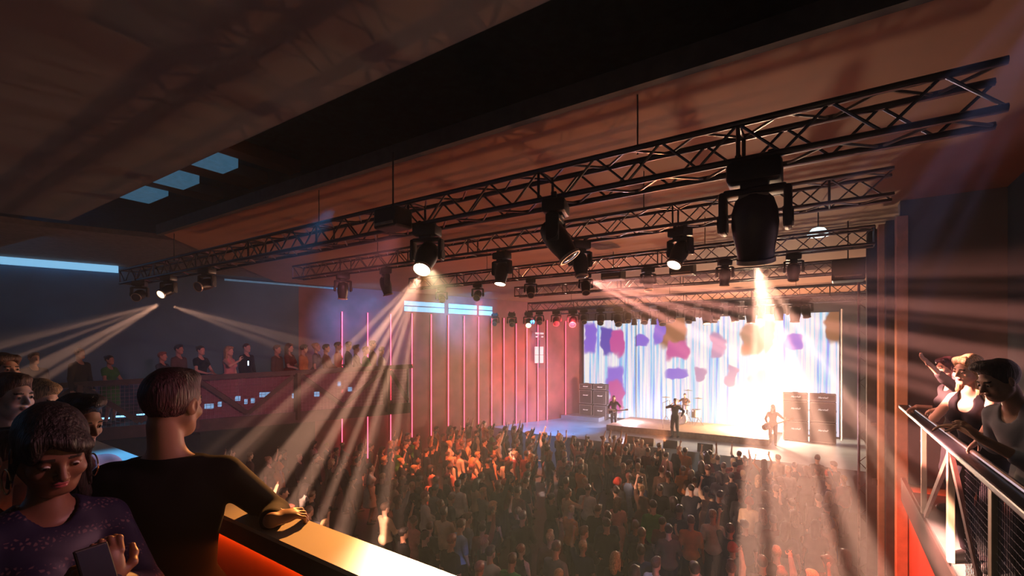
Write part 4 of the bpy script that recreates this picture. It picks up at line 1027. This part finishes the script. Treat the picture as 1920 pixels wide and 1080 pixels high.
# ------------------------------------------------------------------ guests along the side balcony
BP = {
 'stand': dict(), 'front': dict(R=((.10, .30, 1.08), (1, -.5, -1), (-.4, 1, .2), (0, 0, -1), .6), L=((-.12, .30, 1.05), (-1, -.5, -1), (.4, 1, 0), (0, 0, -1), .6)),
 'phone': dict(R=((.14, .40, 1.42), (1, -.2, -1), (0, .2, 1), (0, 1, 0), .8)), 'turn': dict(head=(8, 35, 0)),
}
side = [  # px, py(head centre), depth, facing az, pose, hair style, female, skin, hair, cloth, sleeve, label
 (64, 672, 10.0, 75, 'stand', 'short', 0, 'skin', 'h_brown', 'navy', 1, 'man in a navy suit over a white shirt standing by the blue wall'),
 (150, 663, 11.5, 60, 'stand', 'buzz', 0, 'skin_light', 'h_blond', 'charcoal', 1, 'bald looking guest in dark clothes under the wide beam on the left balcony'),
 (206, 675, 12.0, 62, 'front', 'bun', 1, 'skin', 'h_dark', 'green', .2, 'woman in a green dress with dark hair tied back at the balcony railing'),
 (305, 668, 12.6, 50, 'front', 'short', 0, 'skin', 'h_red', 'charcoal', 1, 'red haired guest just behind the head of the man in black'),
 (336, 655, 13.4, 60, 'stand', 'short', 0, 'skin', 'h_dark', 'brown', 1, 'tall guest in a brown jacket left of the woman in a dark dress'),
 (377, 657, 13.2, 70, 'front', 'bun', 1, 'skin_light', 'h_dark', 'black', .2, 'woman in a dark dress with bare arms on the left balcony'),
 (430, 658, 13.0, 64, 'phone', 'long', 1, 'skin_light', 'h_blond', 'pink', 0, 'blonde woman in a pale pink dress holding up a glowing phone'),
 (463, 652, 14.2, 70, 'stand', 'buzz', 0, 'skin_light', 'h_brown', 'black', 1, 'short haired man in black behind the glowing phone'),
 (520, 655, 14.0, 60, 'stand', 'short', 0, 'skin', 'h_brown', 'brown', 1, 'guest in brown in the beam, leftmost of the close group on the balcony'),
 (543, 652, 14.4, 60, 'front', 'long', 1, 'skin_light', 'h_brown', 'maroon', .3, 'long haired guest in maroon in the beam on the left balcony'),
 (570, 654, 14.2, 50, 'turn', 'short', 0, 'skin', 'h_dark', 'orange', 1, 'guest in an orange top in the beam on the left balcony'),
 (594, 651, 14.6, 50, 'stand', 'bun', 1, 'skin_light', 'h_blond', 'grey', .3, 'fair haired guest in grey in the beam on the left balcony'),
 (612, 653, 14.6, 45, 'front', 'short', 0, 'skin', 'h_dark', 'maroon', 1, 'dark haired guest in maroon beside the leftmost red strip'),
 (634, 649, 15.3, 48, 'stand', 'short', 0, 'skin', 'h_dark', 'red', 1, 'guest in a red top in front of the leftmost red strip on the wall'),
 (654, 648, 15.8, 40, 'turn', 'short', 0, 'skin', 'h_dark', 'navy', 1, 'guest in navy between the first two red strips'),
 (668, 654, 15.4, 40, 'front', 'quiff', 0, 'skin', 'h_dark', 'charcoal', 1, 'dark haired guest in charcoal just left of the green shirt'),
 (686, 657, 14.4, 30, 'front', 'short', 0, 'skin_light', 'h_red', 'green', .4, 'guest in a bright green shirt near the end of the left balcony'),
 (699, 646, 15.6, 40, 'stand', 'short', 0, 'skin', 'h_dark', 'brown', 1, 'tall guest in brown between the green and the white shirts'),
 (716, 657, 14.8, 35, 'turn', 'short', 0, 'skin', 'h_brown', 'white', 1, 'guest in a white shirt, last person at the end of the left balcony'),
]
for px, py, d, az, ps, hs, fm, sk, hr, clo, slv, lb in side:
    P_ = W(px, py, d); s_along = (Vector((P_.x, P_.y, 0)) - A).dot(dv); fz = zr(s_along) - 1.1
    fig(px, py, d, az, dict(BP[ps], hair=hs, fem=bool(fm)), C_(sk, hr, clo), lb, floor=fz, detail=False, res=(.010, .014), wear=dict(sleeve=slv, dress=bool(fm)), group='guests on the left balcony')
t = empty('phone', W(466, 681, 12.8), 0, 'tiny glowing phone held by the blonde woman on the left balcony', 'phone')
MB().box((0, 0, 0), (.07, .01, .14), bev=.003).build('case', M['fix'], t); MB().box((0, -.008, 0), (.06, .004, .12)).build('screen', mat('phone_glow', (.5, .6, .7), .3, 0, (.6, .8, 1), 2.5, noise=0), t)
# ------------------------------------------------------------------ the band
def guitar(loc, rot, body_m, lb, bass=False):
    t = empty('bass_guitar' if bass else 'electric_guitar', loc, 0, lb, 'guitar'); t.rotation_euler = rot; n = .72 if bass else .58
    b = MB(); pts = []
    for i in range(40):
        a_ = 2 * math.pi * i / 40; r = .155 + .035 * math.cos(2 * a_) + .02 * math.cos(3 * a_ + .5) - .02 * math.cos(a_); pts.append((r * math.cos(a_) * 1.25, r * math.sin(a_)))
    lo = [b.bm.verts.new((x, -.022, z)) for x, z in pts]; hi = [b.bm.verts.new((x, .022, z)) for x, z in pts]; b.bm.faces.new(lo); b.bm.faces.new(hi[::-1])
    for i in range(40): b.bm.faces.new((lo[i], hi[i], hi[(i + 1) % 40], lo[(i + 1) % 40]))
    bo = b.build('body', body_m, t); 
    MB().box((-.02, -.026, -.03), (.2, .006, .13), bev=.002).build('pickguard', M['fix'] if not bass else M['creamg'], bo)
    MB().box((.12 + n / 2, -.02, 0), (n, .025, .05), bev=.006).build('neck', M['woodg'], t)
    MB().box((.12 + n + .07, -.015, .01), (.16, .018, .08), bev=.01).build('headstock', M['woodg'], t)
    return t
fig(1151, 746, 24.3, 172, dict(head=(12, 10, 0), hair='long', R=((.20, .24, 1.02), (1, -.6, -1), (-.8, .4, -.3), (0, -1, 0), .7), L=((-.42, .26, 1.10), (-1, -.2, -1), (0, .5, .6), (0, -1, 0), .9)), C_('skin_light', 'h_brown', 'black'), 'guitarist in black playing a pale guitar beside the left amplifiers', floor=ZS, detail=False, res=(.012, .016), wear=dict(sleeve=.9), group='the band')
p = W(1146, 771, 24.0); guitar(p, (0, R(-8), R(8)), M['creamg'], 'pale cream electric guitar held by the guitarist at the left of the stage')
fig(1266, 752, 21.6, 190, dict(head=(-6, 0, 0), hair='short', side=0, R=((.06, .24, 1.50), (1, -.3, -.6), (-.4, .2, .8), (-1, 0, 0), .9), L=((-.32, .05, 1.0), (-1, -.5, 0), (0, .3, -1), (1, 0, 0), .5), step=.08), C_('skin', 'h_dark', 'charcoal'), 'singer in a long dark jacket holding a microphone at the centre of the stage', floor=ZS, detail=False, res=(.012, .016), wear=dict(sleeve=.95, hem=.72), group='the band')
p = W(1256, 753, 21.2); t = empty('microphone', p, 0, 'handheld microphone raised to the mouth of the singer', 'microphone')
MB().tube([(0, 0, -.14), (0, 0, 0)], .014, 8).build('handle', M['fix'], t); MB().lathe([(.005, -.01), (.026, .0), (.028, .03), (.01, .05)], 12).build('grille', M['chrome'], t, smooth=True)
fig(1284, 741, 24.6, 185, dict(head=(5, 0, 0), hair='short', R=((.32, .30, 1.34), (1, -.3, -1), (0, .6, 1), (0, 1, 0), .9), L=((-.34, .32, 1.2), (-1, -.3, -1), (0, .6, .6), (0, 1, 0), .9)), C_('skin', 'h_dark', 'brown'), 'drummer in brown behind the singer with sticks raised over the cymbals', floor=ZS + .28, detail=False, res=(.012, .016), wear=dict(sleeve=.35), group='the band')
fig(1449, 764, 19.9, 176, dict(head=(10, -6, 0), hair='long', R=((.22, .24, 1.0), (1, -.6, -1), (-.8, .4, -.3), (0, -1, 0), .7), L=((-.48, .30, 1.18), (-1, -.2, -1), (0, .5, .6), (0, -1, 0), .9)), C_('skin_light', 'h_brown', 'brown'), 'bass player with long hair and beard in brown in front of the right amplifiers', floor=ZS, detail=False, res=(.012, .016), wear=dict(sleeve=.9), group='the band')
p = W(1440, 799, 19.6); guitar(p, (0, R(-22), R(6)), M['woodg'], 'brown bass guitar with a long neck pointing up to the amplifiers', True)
zr_ = ZS + .28
def drum(x, y, z, r, h, rot, lb, nm='drum'):
    t = empty(nm, (x, y, z), 0, lb, 'drum', 'drum kit'); t.rotation_euler = rot
    MB().lathe([(r, 0), (r, h)], 24).build('shell', M['drum'], t, smooth=True)
    MB().lathe([(r * .97, h), (r * .97, h + .006)], 24).build('drum_head', M['drumskin'], t)
    for zz in (.0, h): MB().tube([(r * 1.02 * math.cos(a_), r * 1.02 * math.sin(a_), zz) for a_ in [2 * math.pi * i / 24 for i in range(24)]], .012, 6, True).build('hoop', M['chrome'], t, smooth=True)
    if rot[0] == 0:
        for i in range(3): a_ = 2.1 * i; MB().tube([(r * math.cos(a_), r * math.sin(a_), h * .3), (r * 1.1 * math.cos(a_), r * 1.1 * math.sin(a_), zr_ - z)], .01, 6).build('leg', M['chrome'], t)
    return t
dk = W(1280, 782, 23.8); kx, ky = dk.x, dk.y
drum(kx, ky - .05, zr_ + .30, .28, .42, (R(90), 0, 0), 'large bass drum facing the audience on the riser', 'bass_drum')
drum(kx - .55, ky + .2, zr_ + .62, .18, .16, (0, 0, 0), 'snare drum at the left of the bass drum', 'snare_drum'); drum(kx + .6, ky + .15, zr_ + .35, .22, .38, (0, 0, 0), 'floor tom at the right of the bass drum', 'floor_tom')
drum(kx - .2, ky - .05, zr_ + .72, .14, .2, (0, 0, 0), 'small tom drum above the bass drum, left one', 'tom_drum'); drum(kx + .2, ky - .05, zr_ + .72, .14, .2, (0, 0, 0), 'small tom drum above the bass drum, right one', 'tom_drum')
for x, y, z, lb in ((kx - .85, ky + .1, 1.25, 'brass cymbal on a stand at the left of the drums'), (kx + .75, ky - .1, 1.3, 'brass cymbal on a stand at the right of the drums'), (kx + .15, ky + .45, 1.62, 'high brass cymbal above the drummer')):
    t = empty('cymbal', (x, y, zr_), 0, lb, 'cymbal', 'drum kit')
    MB().lathe([(.23, z), (.05, z + .03), (.02, z + .04)], 24).build('plate', M['brass'], t, smooth=True)
    MB().tube([(0, 0, .3), (0, 0, z + .05)], .012, 6).build('pole', M['chrome'], t)
    for i in range(3): a_ = 2.1 * i; MB().tube([(0, 0, .32), (.25 * math.cos(a_), .25 * math.sin(a_), .01)], .01, 6).build('leg', M['chrome'], t)
for x, lb in ((1243, 'microphone stand left of the singer'), (1398, 'microphone stand between singer and bass player')):
    p = W(x, 800, 22.3); p.z = ZS; t = empty('microphone_stand', p, 0, lb, 'microphone stand')
    MB().tube([(0, 0, 0), (0, 0, 1.5)], .014, 6).build('pole', M['steel'], t); MB().lathe([(.14, 0), (.14, .02), (.03, .03)], 16).build('base', M['steel'], t); MB().tube([(0, 0, 1.48), (.28, -.1, 1.62)], .011, 6).build('boom', M['steel'], t)
for i, (px, d) in enumerate([(1215, 19.9), (1262, 19.6), (1330, 19.2), (1190, 20.3)]):
    p = W(px, 800, d); p.z = ZS
    t = empty('floor_monitor', (p.x, 19.65 + .02 * i, ZS), 0, ['floor monitor wedge at the stage edge before the singer', 'floor monitor wedge at the stage edge right below the singer', 'floor monitor wedge at the stage edge toward the bass player', 'floor monitor wedge at the stage edge nearest the guitarist'][i], 'speaker', 'stage monitors')
    b = MB(); b.prism([(-.28, -.15), (.28, -.15), (.28, .2), (-.28, .2)], 0, .02); q = b.bm; b.bm.free(); b = MB()
    v_ = [b.bm.verts.new(v) for v in [(-.28, -.18, 0), (.28, -.18, 0), (.28, .2, 0), (-.28, .2, 0), (-.28, -.12, .32), (.28, -.12, .32), (.28, .18, .08), (-.28, .18, .08)]]
    for f_ in ((0, 3, 2, 1), (4, 5, 6, 7), (0, 1, 5, 4), (1, 2, 6, 5), (2, 3, 7, 6), (3, 0, 4, 7)): b.bm.faces.new([v_[j] for j in f_])
    b.build('cabinet', M['fix'], t); MB().box((0, .04, .205), (.48, .26, .012), Matrix.Rotation(R(-38.6), 3, 'X')).build('grille', M['ampcloth'], t)
# ------------------------------------------------------------------ the crowd on the hall floor
CP = [
 ('arms down', dict(), 'short', 0, 1.0), ('arms down', dict(head=(12, 15, 0)), 'short', 0, .4), ('arms down', dict(fem=True, head=(5, -20, 0)), 'long', 1, .3), ('arms down', dict(fem=True), 'bun', 1, 0),
 ('both arms raised', dict(R=((.26, .12, 1.93), (1, .1, 0), (.1, 0, 1), (0, 1, 0), .2), L=((-.26, .10, 1.90), (-1, .1, 0), (-.1, 0, 1), (0, 1, 0), .2)), 'short', 0, .4),
 ('both arms raised', dict(fem=True, R=((.18, .15, 1.88), (1, .1, 0), (.2, 0, 1), (0, 1, 0), .2), L=((-.24, .05, 1.86), (-1, .1, 0), (-.2, 0, 1), (0, 1, 0), .2)), 'long', 1, 0),
 ('right arm raised', dict(head=(-6, 0, 0), R=((.20, .20, 1.95), (1, .1, 0), (0, .1, 1), (0, 1, 0), .3)), 'quiff', 0, 1.0),
 ('left arm raised', dict(fem=True, L=((-.22, .15, 1.9), (-1, .1, 0), (0, .1, 1), (0, 1, 0), .1)), 'bun', 1, .3),
 ('hands in front', BP['front'], 'short', 0, 1.0), ('hands in front', dict(BP['front'], fem=True, head=(15, 25, 0)), 'long', 1, .4),
 ('phone held up', BP['phone'], 'buzz', 0, .4), ('leaning to the side', dict(side=8, lean=6, head=(0, -30, 0)), 'short', 0, 1.0), ('in a knitted cap', dict(head=(4, 10, 0)), 'beanie', 0, .8),
]
PROTO = []
for i, (dsc, ps, hs, fm, slv) in enumerate(CP):
    o, _ = build_person('person', dict(ps, hair=hs), dict(skin=MS['skin'], hair=MS['h_dark'], shirt=SH['black'], trousers=TR), detail=False, res=(.018, .022), wear=dict(sleeve=slv, dress=bool(fm and slv < .35)), loc=(0, 0, -50))
    for c in [o] + list(o.children):
        for s_ in c.material_slots: s_.link = 'OBJECT'
    PROTO.append(o)
FRONT = Vector((-5.5, 24, 0)); spots = []
sp_ = .70; rows = int(19 / sp_)
for r_ in range(0, 34):
    for c_ in range(0, 44):
        x = .30 - c_ * sp_ - (r_ % 2) * sp_ / 2 + random.uniform(-.15, .15); y = 3.4 + r_ * sp_ * .86 + random.uniform(-.13, .13)
        if y > 19.02 or x > .30: continue
        q = Vector((x, y, 0)); 
        if (q - Vector((-12.9, 24.9, 0))).dot(WN) < .45: continue
        if y < 10.3 and x > .42: continue
        if .1 < y < 14 and x < -12.2 and y < 9.6 + (x + 12.2) * .3 and x < -12.2: continue
        d = q.dot(CF)
        if d < 7.6: continue
        hy = 655 + (EYE - FL - 1.62) * FPX / d; hx = 960 + q.dot(CR) / d * FPX
        if hx < 395 or hx > 1668 or hy > 1095 or hy > 655 + .393 * (hx + 244) + 6: continue
        if hx < 770 and hy < 812 + (757 - hx) * .08: continue
        if (q - Vector((.62, 13.6, 0))).length < .55: continue
        pr = 1.0 if hx > 740 else .62
        if random.random() > pr: continue
        spots.append((hy, hx, q))
n_spots = len(spots)
random.shuffle(spots)
spots = spots[:300]; used = set()
zoneX = [(560, 'under left balcony'), (760, 'left beams'), (900, 'below red strips'), (1080, 'below blue stage wing'), (1250, 'before guitarist'), (1400, 'before singer'), (1540, 'before right amplifiers'), (9999, 'beside right portal')]
zoneY = [(838, 'nearest the stage'), (868, 'front rows'), (905, 'middle rows'), (965, 'rear rows'), (9999, 'rearmost rows')]
CLO = ['black'] * 15 + ['charcoal'] * 4 + ['navy'] * 3 + ['white'] * 3 + ['maroon'] * 3 + ['cream'] * 2 + ['orange'] * 2 + ['grey'] * 2 + ['blue', 'brown', 'brown', 'brown', 'pink', random.choice(['green', 'red'])]
HAIR = ['h_dark'] * 4 + ['h_brown'] * 4 + ['h_blond'] * 2 + ['h_red']; HN = dict(h_dark='dark', h_brown='brown', h_blond='fair', h_red='auburn'); CN = dict(blue='pale blue')
used_proto = [False] * len(PROTO)
for hy, hx, q in sorted(spots, key=lambda s: s[0]):
    zx = next(n for l, n in zoneX if hx < l); zy = next(n for l, n in zoneY if hy < l)
    for tr in range(400):
        front = hy < 868
        i = random.choice([4, 4, 5, 6, 6, 7, 7, 10, 0, 2, 8, 9, 11]) if front and random.random() < .7 else random.choice([0, 0, 0, 1, 1, 2, 3, 8, 9, 10, 11, 0, 1, 6, 7, 12 if random.random() < .4 else 1])
        cl, hr = random.choice(CLO), random.choice(HAIR)
        if CP[i][2] == 'beanie': lb = f'person in a red knitted cap and {CN.get(cl, cl)} top, {zy}, {zx}'
        else: lb = f'{HN[hr]} haired person in {CN.get(cl, cl)}, {CP[i][0]}, {zy}, {zx}'
        if lb not in used: used.add(lb); break
    src = PROTO[i]
    if not used_proto[i]: used_proto[i] = True; o = src; kids = list(src.children)
    else:
        o = src.copy(); COL.objects.link(o); kids = []
        for c in src.children:
            c2 = c.copy(); COL.objects.link(c2); c2.parent = o; kids.append(c2)
    o.location = (q.x, q.y, FL); v = (FRONT - q); o.rotation_euler = (0, 0, -math.atan2(v.x, v.y) + random.uniform(-.5, .5)); k = random.uniform(.94, 1.05); o.scale = (k, k, k)
    setp(o, lb, 'person', 'concert crowd on the hall floor')
    sk = random.choice(['skin', 'skin', 'skin_light', 'skin_light', 'skin_dark'])
    for s_ in o.material_slots: s_.material = MS[sk]
    for c in kids:
        n = c.name.split('.')[0]
        m = SH[cl] if n in ('shirt', 'skirt') else MS[hr] if n == 'hair' else SH['red'] if n == 'beanie' else MS['shoe'] if n == 'shoes' else TR
        for s_ in c.material_slots: s_.material = m
for i, u in enumerate(used_proto):
    if not u:
        for c in list(PROTO[i].children) + [PROTO[i]]: bpy.data.objects.remove(c)
# ------------------------------------------------------------------ theatre haze filling the hall
hz = MB().prism([(2.24, -3), (2.24, 10.55), (1.15, 10.95), (1.15, 26.15), (-12.4, 26.15), (-12.95, 24.3), (-21.6, -1.5), (-21.6, -3)], FL + .02, EYE + 3.58).build('haze', None)
hm = bpy.data.materials.new('haze'); hm.use_nodes = True; nt = hm.node_tree; nt.nodes.clear()
out = nt.nodes.new('ShaderNodeOutputMaterial'); vs = nt.nodes.new('ShaderNodeVolumeScatter')
vs.inputs['Color'].default_value = (1, .97, .95, 1); vs.inputs['Density'].default_value = .0085; vs.inputs['Anisotropy'].default_value = .05
nt.links.new(vs.outputs[0], out.inputs['Volume'])
hz.data.materials.clear(); hz.data.materials.append(hm); setp(hz, 'thin theatre haze filling the whole hall and lit by the beams', 'haze', kind='stuff')
